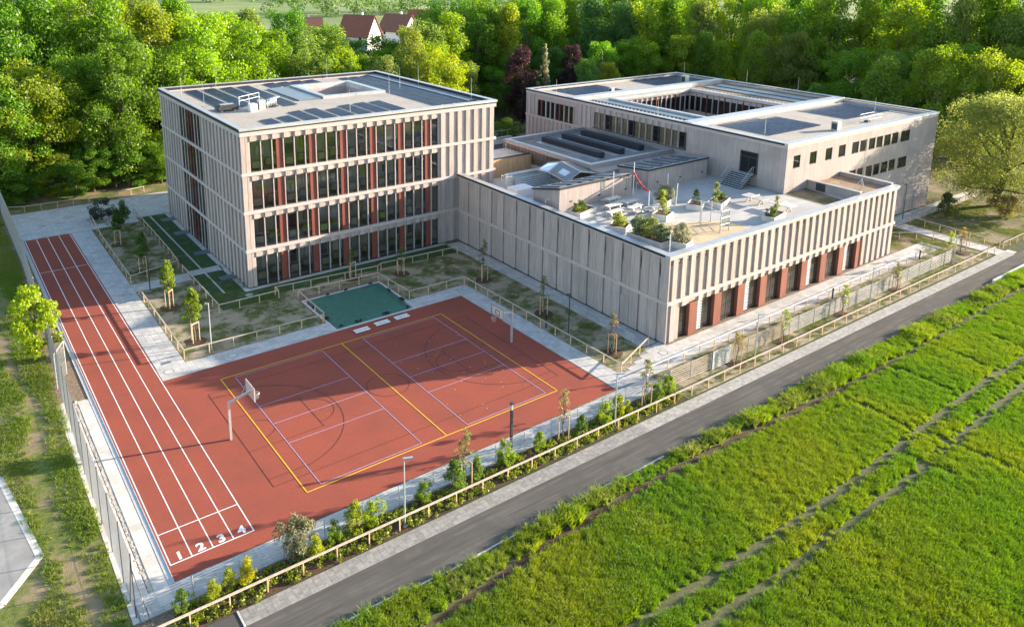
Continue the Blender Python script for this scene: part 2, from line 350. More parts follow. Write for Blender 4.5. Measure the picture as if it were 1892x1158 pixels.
def vio(x0, x1):
    def f(b):
        for y in (10.5, 16.12, 19.07, 22.0, 27.5): b.line(x0, y, x1, y, .06, LZ + .008)
        for x in (x0, x1): b.line(x, 10.53, x, 27.47, .06, LZ + .0085)
    return f
marking('volleyball_line', 'line_violet', vio(10.05, 17.88)); marking('volleyball_line', 'line_violet', vio(21.92, 29.65))
def blk(b):
    z = LZ + .004
    for y in (12.05, 26.05): b.line(7.38, y, 32.3, y, .055, z)
    for x in (7.38, 32.3): b.line(x, 12.08, x, 26.02, .055, z)
    b.arc(19.84, 19.05, z, 1.75, 0, 360, .055, 40)
    for s, bxx in ((1, 7.38), (-1, 32.3)):
        for y in (16.7, 21.45): b.line(bxx, y, bxx + s * 5.7, y, .055, z)
        b.line(bxx + s * 5.7, 16.7, bxx + s * 5.7, 21.45, .055, z)
        a = -90 if s > 0 else 90
        b.arc(bxx + s * 5.7, 19.05, z, 1.75, a, a + 180, .055); b.arc(bxx + s * 1.5, 19.05, z, 6.3, a + 12, a + 168, .055, 40)
        b.arc(bxx + s * 1.5, 19.05, z, 1.25, a, a + 180, .055)
        for y in (12.95, 25.2): b.line(bxx, y, bxx + s * 2.9, y, .055, z)
marking('basketball_line', 'line_black', blk)
rr = random.Random(3)
b = MB()
for i in range(44): b.disc(rr.uniform(22, 30), rr.uniform(11, 25), LZ + .016, rr.uniform(.02, .04), 6)
stuff(b.build('scattered_petals', 'line_white'), 'tiny pale petals scattered over the right half of the red court', 'petals')

# light slab paving around the court
paving = struct(sheet('paving', 'slab_joint', [(-2.4, 5.5), (38.6, 5.5), (38.6, 7.4), (-2.4, 7.4)], .008))
def slabs(b, x0, x1, y0, y1, dx, dy, z, poly=None):
    ny = max(1, round((y1 - y0) / dy)); dy = (y1 - y0) / ny; nx = max(1, round((x1 - x0) / dx)); dx = (x1 - x0) / nx
    for j in range(ny):
        for i in range(nx):
            x, y = x0 + i * dx, y0 + j * dy
            if poly and not inpoly(x + dx / 2, y + dy / 2, poly): continue
            b.ct = random.random(); b.box(x + .006, x + dx - .006, y + .006, y + dy - .006, z - .04, z, False)
def inpoly(x, y, P):
    c = False; j = len(P) - 1
    for i in range(len(P)):
        if (P[i][1] > y) != (P[j][1] > y) and x < (P[j][0] - P[i][0]) * (y - P[i][1]) / (P[j][1] - P[i][1]) + P[i][0]: c = not c
        j = i
    return c
for i in range(68):
    for j in range(4):
        x, y = -2.3 + i * .6, 5.56 + j * .455
        if i >= 66: continue
        bx('paving_slab', 'slab', paving, x + .006, x + .594, y + .006, y + .449, -.02, .02)
b = MB(); Z1 = .02
slabs(b, 5.0, 36.75, 30.34, 32.5, .6, .43, Z1); slabs(b, 34.76, 36.75, 7.6, 30.3, .5, .6, Z1)
slabs(b, 5.05, 7.4, 32.54, 74.4, .59, .4, Z1); slabs(b, -.3, 13.2, 74.5, 86.6, .6, .4, Z1); slabs(b, 13.2, 22, 76.3, 87, .6, .4, Z1)
slabs(b, 7.4, 13.2, 50.6, 52.8, .6, .4, Z1)
slabs(b, 13.3, 16.9, 51.6, 53.2, .6, .4, Z1)
slabs(b, 36.75, 44, 7.45, 12, .6, .4, Z1, [(36.75, 7.4), (44, 7.4), (44, 11.4), (42.5, 10.9), (36.8, 9.0)])
slabs(b, 41.9, 43.75, 11.4, 44, .6, .6, Z1)
slabs(b, 44, 92, 7.75, 10.3, .6, .5, Z1)
slabs(b, 95.0, 97.4, 2.7, 15.2, .6, .4, Z1); slabs(b, 86, 121, 15.4, 17.6, .6, .5, Z1)
slabs(b, 94.2, 98.2, 1.7, 2.7, .5, .5, Z1)
stuff(b.build('slabs', 'slab', paving))
sheet('slab_bedding', 'slab_joint', [(5.0, 30.3), (36.8, 30.3), (36.8, 32.5), (7.4, 32.5), (7.4, 74.4), (13.2, 74.4), (13.2, 76.3), (22, 76.3), (22, 87), (-.3, 86.8), (-.3, 74.4), (5.0, 74.4)], .002, paving)
sheet('slab_bedding', 'slab_joint', [(34.7, 7.4), (44, 7.4), (92, 7.7), (92, 10.35), (44, 10.35), (43.8, 44), (41.9, 44), (41.9, 11), (36.8, 9), (36.8, 30.3), (34.7, 30.3)], .002, paving)
# manholes and drain grates
for i, (x, y, w) in enumerate([(6.52, 50.34, 'beside the shaded part of the track'), (11.11, 31.3, 'in the paving above the court'), (5.8, 31.61, 'at the paving corner where track meets court'), (42.64, 9.56, 'at the near corner of the hall'), (36.17, 31.6, 'at the far corner of the court'), (16.77, 43.15, 'in the turf by the tall block corner'), (5.9, 82, 'on the plaza behind the track')]):
    t = thing('manhole_cover', 'round concrete manhole cover %s' % w, 'manhole cover', (x, y, .02), 'manhole covers')
    m_ = MB(); m_.disc(x, y, .027, .44, 24, .36); m_.build('rim', 'slab_joint', t); m_ = MB(); m_.disc(x, y, .027, .355, 24); m_.build('lid', 'slab', t)
for x, y, w in [(5.72, 48.47, 'beside the shaded running track'), (6.01, 33.3, 'near the inner corner of court and track'), (2.6, 79.5, 'on the plaza beyond the track')]:
    t = thing('drain_grate', 'dark rectangular drain grate %s' % w, 'drain grate', (x, y, .02), 'drain grates')
    m_ = MB(); m_.box(x - .45, x + .45, y - .2, y + .2, .0, .024); m_.build('frame', 'galv', t)
    m_ = MB()
    for k in range(9): m_.box(x - .4 + k * .09, x - .36 + k * .09, y - .16, y + .16, .024, .032)
    m_.build('bars', 'anthracite', t)
# drain channel + apron on the left of the track
ch = thing('drain_channel', 'long grey drainage channel along the left edge of the track', 'drain', (-.35, 7, 0))
m_ = MB(); m_.box(-.19, -.15, 7.2, 74.4, -.05, .05); m_.build('kerb', 'kerb', ch)
m_ = MB(); m_.box(-.42, -.19, 7.2, 74.4, -.05, .012); m_.build('channel', 'galv', ch)
m_ = MB(); m_.box(-.47, -.42, 7.2, 74.4, -.05, .045); m_.build('kerb', 'kerb', ch)
ap = struct(sheet('apron', 'stone', rect(-1.5, -.47, 5.6, 31), .004))
for i in range(25):
    y = 6.0 + i * .99; bx('apron_slab', 'apron', ap, -1.25, -.49, y, y + .975, -.03, .03)
struct(sheet('apron_strip', 'apron', rect(-2.7, -1.55, 5.6, 31.4), .006))
st = thing('cobble_edging', 'line of loose pale stones between fence and concrete apron', 'stones', (-1.4, 18, 0))
for i in range(130):
    y = 7 + i * .187 + rr.uniform(-.1, .1); s = rr.uniform(.045, .085); x = -1.42 + rr.uniform(-.13, .1)
    q = MB(); n = 6
    ring = [(x + s * rr.uniform(.7, 1.2) * math.cos(a), y + s * rr.uniform(.8, 1.4) * math.sin(a)) for a in [k * math.pi / 3 for k in range(6)]]
    q.prism(ring, 0, rr.uniform(.012, .025)); q.build('stone', 'stone', st)
t = thing('concrete_pad', 'pale concrete path corner at the lower left edge beyond the fence', 'path', (-9, 17, 0))
P1 = [(-14, 27), (-7.1, 23.6), (-5.95, 14.0), (-8.1, 11.2), (-16, 7)]
m_ = MB(); m_.prism(P1[::-1], -.05, .012); m_.build('surface', 'pad', t)
m_ = MB()
for a, c in zip(P1[:-1], P1[1:]): m_.bar((*a, -.01), (*c, -.01), .4, .06)
m_.build('border', 'apron', t)
# lawns and planting beds
struct(sheet('lawn', 'lawn', [(7.45, 52.9), (13.0, 52.9), (13.2, 79.5), (9.2, 83), (7.7, 76)], .006))
struct(sheet('lawn', 'lawn', [(7.45, 32.6), (20.4, 32.6), (20.4, 39.6), (29.8, 39.6), (29.8, 32.6), (36.8, 32.6), (36.8, 9.0), (42.0, 11.2), (41.9, 44.6), (17, 44.6), (13.2, 50.4), (7.45, 50.4)], .005))
struct(sheet('turf', 'sod', [(13.4, 45.5), (13.4, 40.9), (19.2, 40.9), (19.2, 41.8), (30.4, 41.8), (41.6, 41.0), (41.6, 44.5), (16.9, 44.5), (16.9, 76), (13.5, 76)], .012))
struct(sheet('turf_path', 'slab', rect(14.75, 14.95, 45, 76), .017))
struct(sheet('plinth_strip', 'slab', [(16.75, 44.1), (41.9, 44.1), (41.9, 44.6), (17.3, 44.6), (17.3, 76), (16.75, 76)], .02))
for i, y in enumerate((72.5, 66, 57.5, 48.3)):
    tag(bx('light_shaft', 'pv_grey', None, 15.6, 17.2, y, y + 1.3, -.02, .09), '%s grey light shaft grating from the far end, in the turf along the tall block' % ORD[i], 'grating', 'light shafts along the tall block')
struct(sheet('planting_bed', 'mulch', rect(-.8, 38.5, 3.32, 5.42), .004))
struct(sheet('planting_strip', 'lawn', [(38.5, 3.2), (94.5, 2.95), (94.5, 7.7), (38.6, 7.4)], .003))

# ------------------------------------------------------------------ vegetation meshes
def leaf_cloud(cent, rad, per, size, rng, flat=.25, squash=.85):
    """Leaf-sized quads spread through a set of clumps; returns verts, faces, tint."""
    cent = np.asarray(cent, float); rad = np.asarray(rad, float); n = len(cent)
    per_n = np.maximum(6, (per * (rad / rad.mean()) ** 2)).astype(int); idx = np.repeat(np.arange(n), per_n); N = len(idx)
    d = rng.normal(size=(N, 3)); d /= np.linalg.norm(d, axis=1)[:, None]
    rr_ = rad[idx] * (.45 + .55 * rng.random(N) ** .5) * rng.uniform(.8, 1.15, N)
    p = cent[idx] + d * rr_[:, None] * np.array([1, 1, squash])
    nn = d * .7 + rng.normal(size=(N, 3)) * .6 + np.array([0, 0, .25]); nn /= np.linalg.norm(nn, axis=1)[:, None]
    a = np.cross(nn, rng.normal(size=(N, 3))); a /= np.linalg.norm(a, axis=1)[:, None] + 1e-9; bb = np.cross(nn, a)
    s = size * rng.uniform(.6, 1.35, N)
    la = a * s[:, None] * .5; lb = bb * s[:, None] * .34
    dr = nn * (s * .12)[:, None]
    v = np.stack([p - la - dr, p + lb, p + la - dr, p - lb], 1).reshape(-1, 3)
    clump_t = rng.normal(0.5, .22, n); t = np.clip(clump_t[idx] + rng.normal(0, .16, N), 0, 1)
    return v, t
def quads_mesh(name, v, t, material, extra=None):
    n = len(v) // 4; me = bpy.data.meshes.new(name); me.vertices.add(len(v)); me.vertices.foreach_set('co', v.astype(np.float32).ravel())
    me.loops.add(4 * n); me.loops.foreach_set('vertex_index', np.arange(4 * n, dtype=np.int32)); me.polygons.add(n)
    me.polygons.foreach_set('loop_start', np.arange(0, 4 * n, 4, dtype=np.int32))
    a = me.attributes.new('tint', 'FLOAT', 'POINT'); a.data.foreach_set('value', np.repeat(t, 4).astype(np.float32))
    me.materials.append(MATS[material]); me.update(); me.validate()
    return me
def trunk_mesh(name, h, r, limbs, rng, lean=.02):
    b = MB(); p = Vector((0, 0, -.1)); segs = 5; rad = r
    pts = [p]
    for i in range(segs):
        p = p + Vector((rng.normal() * lean * h, rng.normal() * lean * h, h / segs)); pts.append(p)
    for i in range(segs): b.tube(pts[i], pts[i + 1], r * (1 - .8 * i / segs), r * (1 - .8 * (i + 1) / segs), 7)
    for tip, k in limbs:
        s = pts[min(segs, max(1, int(segs * k)))]; tip = Vector(tip); mid = (s + tip) / 2 + Vector((0, 0, -.06 * (tip - s).length))
        b.tube(s, mid, r * .34, r * .22, 5); b.tube(mid, tip, r * .22, r * .06, 5)
    me = bpy.data.meshes.new(name); me.from_pydata(b.v, [], b.f); me.materials.append(MATS['bark']); me.polygons.foreach_set('use_smooth', [True] * len(me.polygons))
    return me
def tree_meshes(seed, h, r, kind, nclump, per, size):
    rng = np.random.default_rng(seed); c, rd = [], []
    for i in range(nclump):
        u = rng.random()
        if kind == 'broad':
            zf = .16 + .80 * u; env = (math.sin(math.pi * min(1, max(0, (zf - .02) / 1.04))) ** .6); rc = r * rng.uniform(.22, .36)
        elif kind == 'upright':
            zf = .10 + .86 * u; env = (1 - zf) ** .45 * min(1, zf / .2); rc = r * rng.uniform(.24, .36)
        elif kind == 'upleaf':
            zf = .42 + .56 * u; env = (1 - ((zf - .42) / .6)) ** .5 * min(1, .45 + (zf - .42) / .15); rc = r * rng.uniform(.2, .32)
        elif kind == 'round':
            zf = .12 + .82 * u; env = math.sqrt(max(0, 1 - ((zf - .5) / .48) ** 2)); rc = r * rng.uniform(.2, .32)
        elif kind == 'conifer':
            zf = .06 + .9 * u; env = 1.02 - zf; rc = r * rng.uniform(.14, .24) * (1.25 - zf)
        elif kind == 'willow':
            zf = .13 + .82 * u; env = (math.sin(math.pi * min(1, max(0, (zf + .08) / 1.12))) ** .55); rc = r * rng.uniform(.13, .22)
        q = rng.random() ** .38 if kind != 'willow' else rng.random() ** .45
        a = rng.uniform(0, 2 * math.pi); wob = 1 + .18 * math.sin(3 * a + seed) + .1 * math.sin(5 * a + 2 * seed)
        R_ = max(0, r * env * wob - rc * .5) * q
        c.append((R_ * math.cos(a), R_ * math.sin(a), zf * h)); rd.append(rc)
    v, t = leaf_cloud(c, rd, per, size, rng)
    limbs = [(c[i], max(.25, min(.9, c[i][2] / h - .15))) for i in rng.choice(nclump, min(nclump, 12), False)]
    return quads_mesh('crown', v, t, 'leaf'), trunk_mesh('trunk', h * .8, max(.05, r * .065), limbs, rng)
def make_tree(name, meshes, loc, rz, scale, color, label, cat='tree', group=None):
    o = thing(name, label, cat, loc, group); o.rotation_euler = (0, 0, rz); o.scale = scale
    for nm, me in (('crown', meshes[0]), ('trunk', meshes[1])):
        c = bpy.data.objects.new(nm, me); COL.objects.link(c); c.parent = o; c.color = (*color, 1)
    return o
BIG = [tree_meshes(20 + i, 20, 5.6, k, n, 240, .35) for i, (k, n) in enumerate([('broad', 64), ('broad', 70), ('broad', 60), ('upright', 60), ('round', 62), ('broad', 74), ('upright', 54), ('round', 70)])]
CON = tree_meshes(41, 14, 3.6, 'conifer', 80, 110, .3)

def hsv_jit(c, rng, a=.16):
    k = rng.uniform(1 - a, 1 + a); return tuple(min(.6, max(0.004, q * k * rng.uniform(1 - a / 2, 1 + a / 2))) for q in c)
GREENS = [((.066, .128, .018), 'deep green'), ((.094, .158, .019), 'mid green'), ((.138, .190, .019), 'yellow-green'), ((.118, .155, .036), 'olive green'), ((.052, .108, .030), 'dark bluish green')]
# front row, second row, back row of the wood: x, y, height, radius
WOOD = [[(-4.6,103.4,19,4.9),(0,93.4,19,5.8),(4.3,94.3,20.6,5.7),(11.4,99.8,19.7,5.7),(15.9,92.8,21.9,5.3),(22.5,96.2,22.2,6.5),(29.5,99.2,24.7,6.3),(37,104.1,23.4,7),(45.1,109.9,21.7,6.7),(51.7,105.3,18.8,5.3),(60.4,110.1,17.8,4.8),(66.4,110.7,15.1,4.8),(73.7,107.4,16.3,4.1),(77.6,104.5,17.8,5.7),(85.7,103.8,13.4,3.9),(96.2,107.9,12,3.4),(99.8,107.7,13.4,3.4),(106.8,102.4,15.6,4.3),(111.5,102.7,15.7,4.5),(114.6,93.5,17.6,4.3),(124,94.1,17.2,4.8),(126.8,90.5,16.6,4.5),(134.4,86.8,18.7,5.9),(137.3,82.8,19.1,5.2),(138.9,79.1,17.4,4.9),(141.1,71.8,19.9,5.1),(146.1,65.4,20.1,5.3),(150,61.9,19.1,5.4),(147.7,51.9,18.9,5.9),(142.5,42.4,18.7,5.3),(147.4,39.8,18.9,5.6),(148.2,31.7,20.5,5.3),(155.6,32.2,18.3,4.6),(154.7,25.2,20.4,5.4),(156.1,19.4,22.1,5.6)],
 [(-4.3,117.1,26.6,7),(1.6,115.6,26.6,7),(5,106.4,29.1,7),(11.2,109.4,28.9,7),(17,104.8,28.3,7),(25.1,110.3,26.4,6.8),(30.5,114.2,24.2,7),(36.9,114,25,7),(47,121.3,21,5.3),(55.2,117.5,20.3,5.9),(61.4,121.5,20.5,6.3),(70.5,121.4,15,4.2),(74.8,119.6,15.4,4.2),(82.1,114.3,21.5,6.3),(88,113,23.1,7),(97.5,115.4,26,6.8),(103.1,111.9,24.5,7),(111.6,115.2,26.6,6.7),(117.6,113.3,26.2,6.9),(122.5,104.3,26.2,7),(128.2,100.5,25.3,7),(135.2,97.3,27.8,7),(138.1,93.2,26.4,7),(142.7,87.8,25.8,7),(155.5,84.2,25.8,7),(152.8,76.7,26.5,7),(155.6,71.4,28,6.8),(157.2,63.9,28,7),(161.9,58.6,28.8,7),(154.9,47,28.5,7),(153.7,42.1,28,7),(161.5,38.4,28.8,7),(168.5,35.4,31,7),(165.8,29,29.5,7),(172.8,24.4,29.2,7),(166.1,19.1,31.9,7)],
 [(-4.1,135.9,29.3,7),(2,130.1,30,7),(8.7,125.7,28.8,7),(12.4,121.3,28.4,7),(21,122,29.8,7),(25.7,122.7,27.5,6.8),(33.0,126,27,7),(39,131,24.6,7),(45.3,133.7,22.3,6.7),(49.9,134.3,23.6,7),(59.1,136.5,23,6.5),(67.5,134.2,20.2,5.3),(74.8,134.3,16.4,4.6),(82.2,133.8,18.2,5.2),(87.4,131.6,18.3,5.4),(93.9,127.5,23.5,7),(99.1,124.4,25.4,7),(106.6,126.4,25.6,7),(115.6,123.9,28.1,7),(123.5,124.7,26.7,7),(129.9,120.1,26.6,7),(136,116.2,28.5,7),(143.5,113.8,28.3,7),(149.4,109.3,27.5,7),(150.6,102.9,27.6,7),(159.8,97.4,29.1,7),(166,87.9,29.7,7),(167.4,80.1,29,7),(173.3,77.1,31.3,7),(171.2,59.5,31.4,7),(173.9,53.2,33.4,7),(181.6,43.2,33.3,7),(180.5,35.3,31.5,7),(182.8,25.3,34,7),(119.2,143.5,27.7,7),(131.1,135.6,29,7),(140.4,132.1,29,7),(147.4,128,29,7),(156,126,30,7),(165.1,122.2,31,7),(169.5,112,30,7),(177,104.2,31,7),(185.5,99,32,7),(188,86,32,7),(192,72,33,7),(194,62,34,7),(104.6,145.3,24.5,7)]]
RN = ['front row', 'second row', 'back row']
wr = np.random.default_rng(99)
for ri, row in enumerate(WOOD):
    for i, (x, y, h, r) in enumerate(row):
        if x < 40: ci = wr.choice([1, 2, 2, 3, 0]) if ri else wr.choice([0, 1, 2, 1])
        elif x < 90: ci = wr.choice([2, 3, 1, 0])
        elif x < 135: ci = wr.choice([0, 1, 4, 0, 2])
        else: ci = wr.choice([1, 2, 2, 3, 1])
        if ri == 0 and 77 < x < 78: ci = 2
        c, cn = GREENS[ci]; k = int(wr.integers(0, 8))
        make_tree('deciduous_tree', BIG[k], (x, y, 0), wr.uniform(0, 6.28), (r / 5.6, r / 5.6 * wr.uniform(.92, 1.08), h / 20), hsv_jit(c, wr),
                  '%s tree, %s from the left in the %s of the wood' % (cn, nth(i), RN[ri]), 'tree', 'trees of the wood behind the school')
# smaller trees and bushes in front of the wood
SPECIAL = [('purple_beech', 4, (91.6, 92.5, 0), (.68, .68, .90), (.030, .013, .017), 'dark purple-leaved tree between the two roofs'),
 ('silver_conifer', -1, (95.8, 90, 0), (.95, .95, 1.34), (.17, .165, .105), 'pale silvery narrow tree beside the purple tree'),
 ('purple_beech', 5, (106.5, 94, 0), (.5, .5, .84), (.030, .015, .018), 'small purple tree behind the rounded bush at the back corner'),
 ('silver_conifer', -1, (111, 89, 0), (.55, .55, 1.18), (.10, .13, .07), 'slim pale conifer behind the back building roof'),
 ('round_tree', 4, (102.5, 84.5, 0), (.66, .66, .76), (.075, .135, .03), 'rounded bright green tree left of the back building roof corner'),
 ('round_tree', 7, (108, 84, 0), (.5, .5, .72), (.15, .16, .025), 'yellowish rounded tree at the back building roof corner'),
 ('round_tree', 7, (131, 50.5, 0), (.38, .38, .62), (.10, .16, .03), 'small bright rounded tree peeking over the long roof edge'),
 ('round_tree', 2, (74, 95, 0), (.85, .85, .92), (.17, .20, .012), 'bright yellow-green rounded tree behind the tall block'),
 ('round_tree', 1, (70.3, 100.5, 0), (.72, .72, 1.08), (.13, .15, .03), 'lighter rounded tree left of the bright yellow-green one'),
 ('round_tree', 0, (62.5, 97.5, 0), (.68, .68, .84), (.11, .13, .04), 'small olive tree showing just above the tall block roof'),
 ('bush', 7, (84, 78, 0), (.5, .5, .26), (.10, .125, .025), 'loose green bush between the tall block and the back building'),
 ('bush', 4, (80, 82, 0), (.55, .55, .28), (.08, .12, .02), 'green bush beside the tall block wall, left of the other'),
 ('bush', 5, (87.5, 81, 0), (.5, .5, .27), (.12, .14, .03), 'yellowish bush nearest to the back building wall'),
 ('leaning_tree', 3, (128, 36, 0), (1.0, 1.0, .93), (.088, .13, .02), 'broad mid green tree just behind the right end of the long roof'),
 ('leaning_tree', 1, (133, 29, 0), (1.0, 1.0, 1.06), (.108, .150, .02), 'sunlit yellow-green tree behind the big round tree'),
 ('leaning_tree', 2, (139, 22, 0), (1.0, 1.0, 1.1), (.12, .15, .025), 'green tree at the right edge behind the big round tree')]
for nm, k, loc, s, c, lab in SPECIAL: make_tree(nm, CON if k < 0 else BIG[k], loc, wr.uniform(0, 6), s, c, lab, 'bush' if nm == 'bush' else 'tree')
# low thicket at the foot of the wood on the left
for i in range(15):
    x = -3 + i * 2.9 + wr.uniform(-.6, .6); y = 90.5 + wr.uniform(0, 2.5) + (.05 * x)
    c, cn = GREENS[int(wr.choice([0, 1, 0, 2]))]
    make_tree('thicket_bush', BIG[int(wr.choice([4, 7, 5]))], (x, y, 0), wr.uniform(0, 6), (.55, .55, wr.uniform(.26, .45)), hsv_jit(c, wr), '%s low bush, %s from the left at the foot of the wood' % (cn, nth(i)), 'bush', 'bushes at the foot of the wood')
WIL = tree_meshes(61, 16.3, 8.2, 'willow', 330, 170, .22)
make_tree('willow_tree', WIL, (117, 11.9, 0), 1.0, (1.08, 1.08, 1.02), (.128, .142, .044), 'large rounded feathery tree standing alone at the right edge')
# far wood and houses
v, t = leaf_cloud([(x, 640 + 40 * math.sin(x * .02) + wr.uniform(-20, 20), wr.uniform(3, 13)) for x in np.arange(-100, 1100, 7.5)], [wr.uniform(5, 10) for _ in np.arange(-100, 1100, 7.5)], 90, 2.2, np.random.default_rng(5))
o = link(bpy.data.objects.new('far_wood', quads_mesh('far_wood', v, t, 'leaf'))); o.color = (.085, .12, .05, 1); stuff(o, 'distant belt of trees beyond the pale meadow', 'wood')
v, t = leaf_cloud([(x, 438 - .18 * (x - 190) + wr.uniform(-30, 30), wr.uniform(2, 11)) for x in np.arange(178, 620, 1.5)], [wr.uniform(3, 6) for _ in np.arange(178, 620, 1.5)], 70, 1.4, np.random.default_rng(6))
o = link(bpy.data.objects.new('garden_trees', quads_mesh('garden_trees', v, t, 'leaf'))); o.color = (.075, .115, .04, 1); stuff(o, 'mass of garden trees among the distant houses', 'wood')
def house(x, y, w, l, hw, hr, rz, roof, label):
    t = thing('house', label, 'house', (x, y, 0)); t.rotation_euler = (0, 0, rz)
    def part(nm, b, m, p=None):
        me = bpy.data.meshes.new(nm); me.from_pydata(b.v, [], b.f); me.materials.append(MATS[m]); o = bpy.data.objects.new(nm, me); COL.objects.link(o); o.parent = p or t; return o
    b = MB(); b.box(-w / 2, w / 2, -l / 2, l / 2, 0, hw)
    for s in (-1, 1): b.add([(-w / 2, s * l / 2, hw), (w / 2, s * l / 2, hw), (0, s * l / 2, hr - .1)], [(0, 1, 2)])
    part('wall', b, 'render_white'); b = MB(); e = .6
    k = (hr - hw) / (w / 2)
    for s in (-1, 1):
        x1, z1 = s * (w / 2 + e), hw - k * e
        b.add([(0, -l / 2 - e, hr), (0, l / 2 + e, hr), (x1, l / 2 + e, z1), (x1, -l / 2 - e, z1), (0, -l / 2 - e, hr - .25), (0, l / 2 + e, hr - .25), (x1, l / 2 + e, z1 - .25), (x1, -l / 2 - e, z1 - .25)], [(0, 1, 2, 3), (4, 5, 6, 7), (0, 3, 7, 4), (1, 2, 6, 5), (2, 3, 7, 6)])
    ro = part('roof', b, roof); b = MB(); b.box(.6, 1.3, -1, -.2, hr - 1.2, hr + .9); part('chimney', b, 'render_white', ro)
    for s in (-1, 1):
        for yy in (-l / 4, l / 4):
            b = MB(); b.box(s * w / 2 - .04, s * w / 2 + .04, yy - .6, yy + .6, 3.6, 5.0); part('window', b, 'glass_dark')
        for xx in (-1.6, 1.6):
            b = MB(); b.box(xx - .6, xx + .6, s * l / 2 - .04, s * l / 2 + .04, 3.6, 5.0); part('window', b, 'glass_dark')
house(133, 246, 10.5, 13, 6.2, 13.4, .55, 'roof_tile', 'white gabled house with red tiled roof, left of the two behind the wood')
house(160, 263, 10.5, 14, 5.6, 12.0, .35, 'roof_tile_brown', 'white house with brown roof right of the red roofed one')
house(186, 285, 10, 14, 6.0, 12.0, .9, 'roof_tile', 'partly hidden reddish roof behind the brown roofed house')
house(121, 268, 9, 11, 6, 11.5, 1.2, 'roof_tile_brown', 'small dark roof far left of the red roofed house')
# ------------------------------------------------------------------ tall classroom block
FW, FD = .61, .16            # raised board width and relief
def fins_y(parent, x0, x1, y, z0, z1, n, m='wood_fin', first=.3, skip=None):
    """Raised boards on a wall that faces -Y (outer face at y)."""
    p = (x1 - x0) / n
    for i in range(n):
        a = x0 + p * i + (p - FW) * .5
        if skip and skip(a + FW / 2): continue
        bx('cladding_board', m, parent, round(a, 3), round(a, 3) + FW, y, y + FD + .02, z0, z1)
def fins_x(parent, x, y0, y1, z0, z1, n, m='wood_fin', skip=None, w=FW, dpt=FD):
    p = (y1 - y0) / n
    for i in range(n):
        a = y0 + p * i + (p - w) * .5
        if skip and skip(a + w / 2): continue
        bx('cladding_board', m, parent, x, x + dpt + .02, round(a, 3), round(a, 3) + w, z0, z1)
def win_y(parent, x0, x1, y, z0, z1, glass, fr=.055, split=0, fm='anthracite'):
    b = MB(); w = x1 - x0; h = z1 - z0
    b.box(x0, x1, y, y + .08, z0, z0 + fr); b.box(x0, x1, y, y + .08, z1 - fr, z1)
    b.box(x0, x0 + fr, y, y + .08, z0 + fr, z1 - fr); b.box(x1 - fr, x1, y, y + .08, z0 + fr, z1 - fr)
    if split: b.box((x0 + x1) / 2 - .03, (x0 + x1) / 2 + .03, y + .002, y + .078, z0 + fr, z1 - fr)
    o = b.build('window', fm, parent, (x0, y, z0)); bx('pane', glass, o, x0 + fr - .01, x1 - fr + .01, y + .03, y + .05, z0 + fr - .01, z1 - fr + .01)
    return o
def win_x(parent, x, y0, y1, z0, z1, glass, fr=.05, fm='anthracite'):
    b = MB()
    b.box(x, x + .08, y0, y1, z0, z0 + fr); b.box(x, x + .08, y0, y1, z1 - fr, z1); b.box(x, x + .08, y0, y0 + fr, z0 + fr, z1 - fr); b.box(x, x + .08, y1 - fr, y1, z0 + fr, z1 - fr)
    o = b.build('window', fm, parent, (x, y0, z0)); bx('pane', glass, o, x + .03, x + .05, y0 + fr - .01, y1 - fr + .01, z0 + fr - .01, z1 - fr + .01)
    return o
def ring(b, x0, x1, y0, y1, w, z0, z1):
    b.box(x0, x1, y0, y0 + w, z0, z1); b.box(x0, x1, y1 - w, y1, z0, z1); b.box(x0, x0 + w, y0 + w, y1 - w, z0, z1); b.box(x1 - w, x1, y0 + w, y1 - w, z0, z1)
def ring_parts(name, m, parent, x0, x1, y0, y1, w, z0, z1):
    bx(name, m, parent, x0, x1, y0, y0 + w, z0, z1); bx(name, m, parent, x0, x1, y1 - w, y1, z0, z1)
    bx(name, m, parent, x0, x0 + w, y0 + w, y1 - w, z0, z1); bx(name, m, parent, x1 - w, x1, y0 + w, y1 - w, z0, z1)

MX0, MX1, MY0, MY1, MT = 17.3, 49.65, 44.65, 76.1, 17.29
ZB = [0, 4.12, 8.31, 12.43, 16.62]
M = thing('school_block', 'four-storey timber-clad school block with rows of solar panels on its flat roof', 'building', (MX0, MY0, 0))
b = MB(); q = .16
b.box(MX0 + q, 34.0, 52, MY1 - q, .06, 16.5); b.box(41.2, MX1 - q, 52, MY1 - q, .06, 16.5); b.box(34.0, 41.2, 52, 60.3, .06, 16.5); b.box(34.0, 41.2, 69.5, MY1 - q, .06, 16.5); b.box(34.0, 41.2, 60.3, 69.5, .06, 12.4)
b.box(41.15, MX1 - q, MY0 + q, 52, .06, 16.5); b.box(MX0 + q, 18.2, MY0 + q, 52, .06, 16.5)
b.build('wall', 'wood', M)
b = MB(); b.box(MX0 + .3, MX1 - .3, MY0 + .3, MY1 - .3, 0, .06); b.build('plinth', 'dark_gap', M)
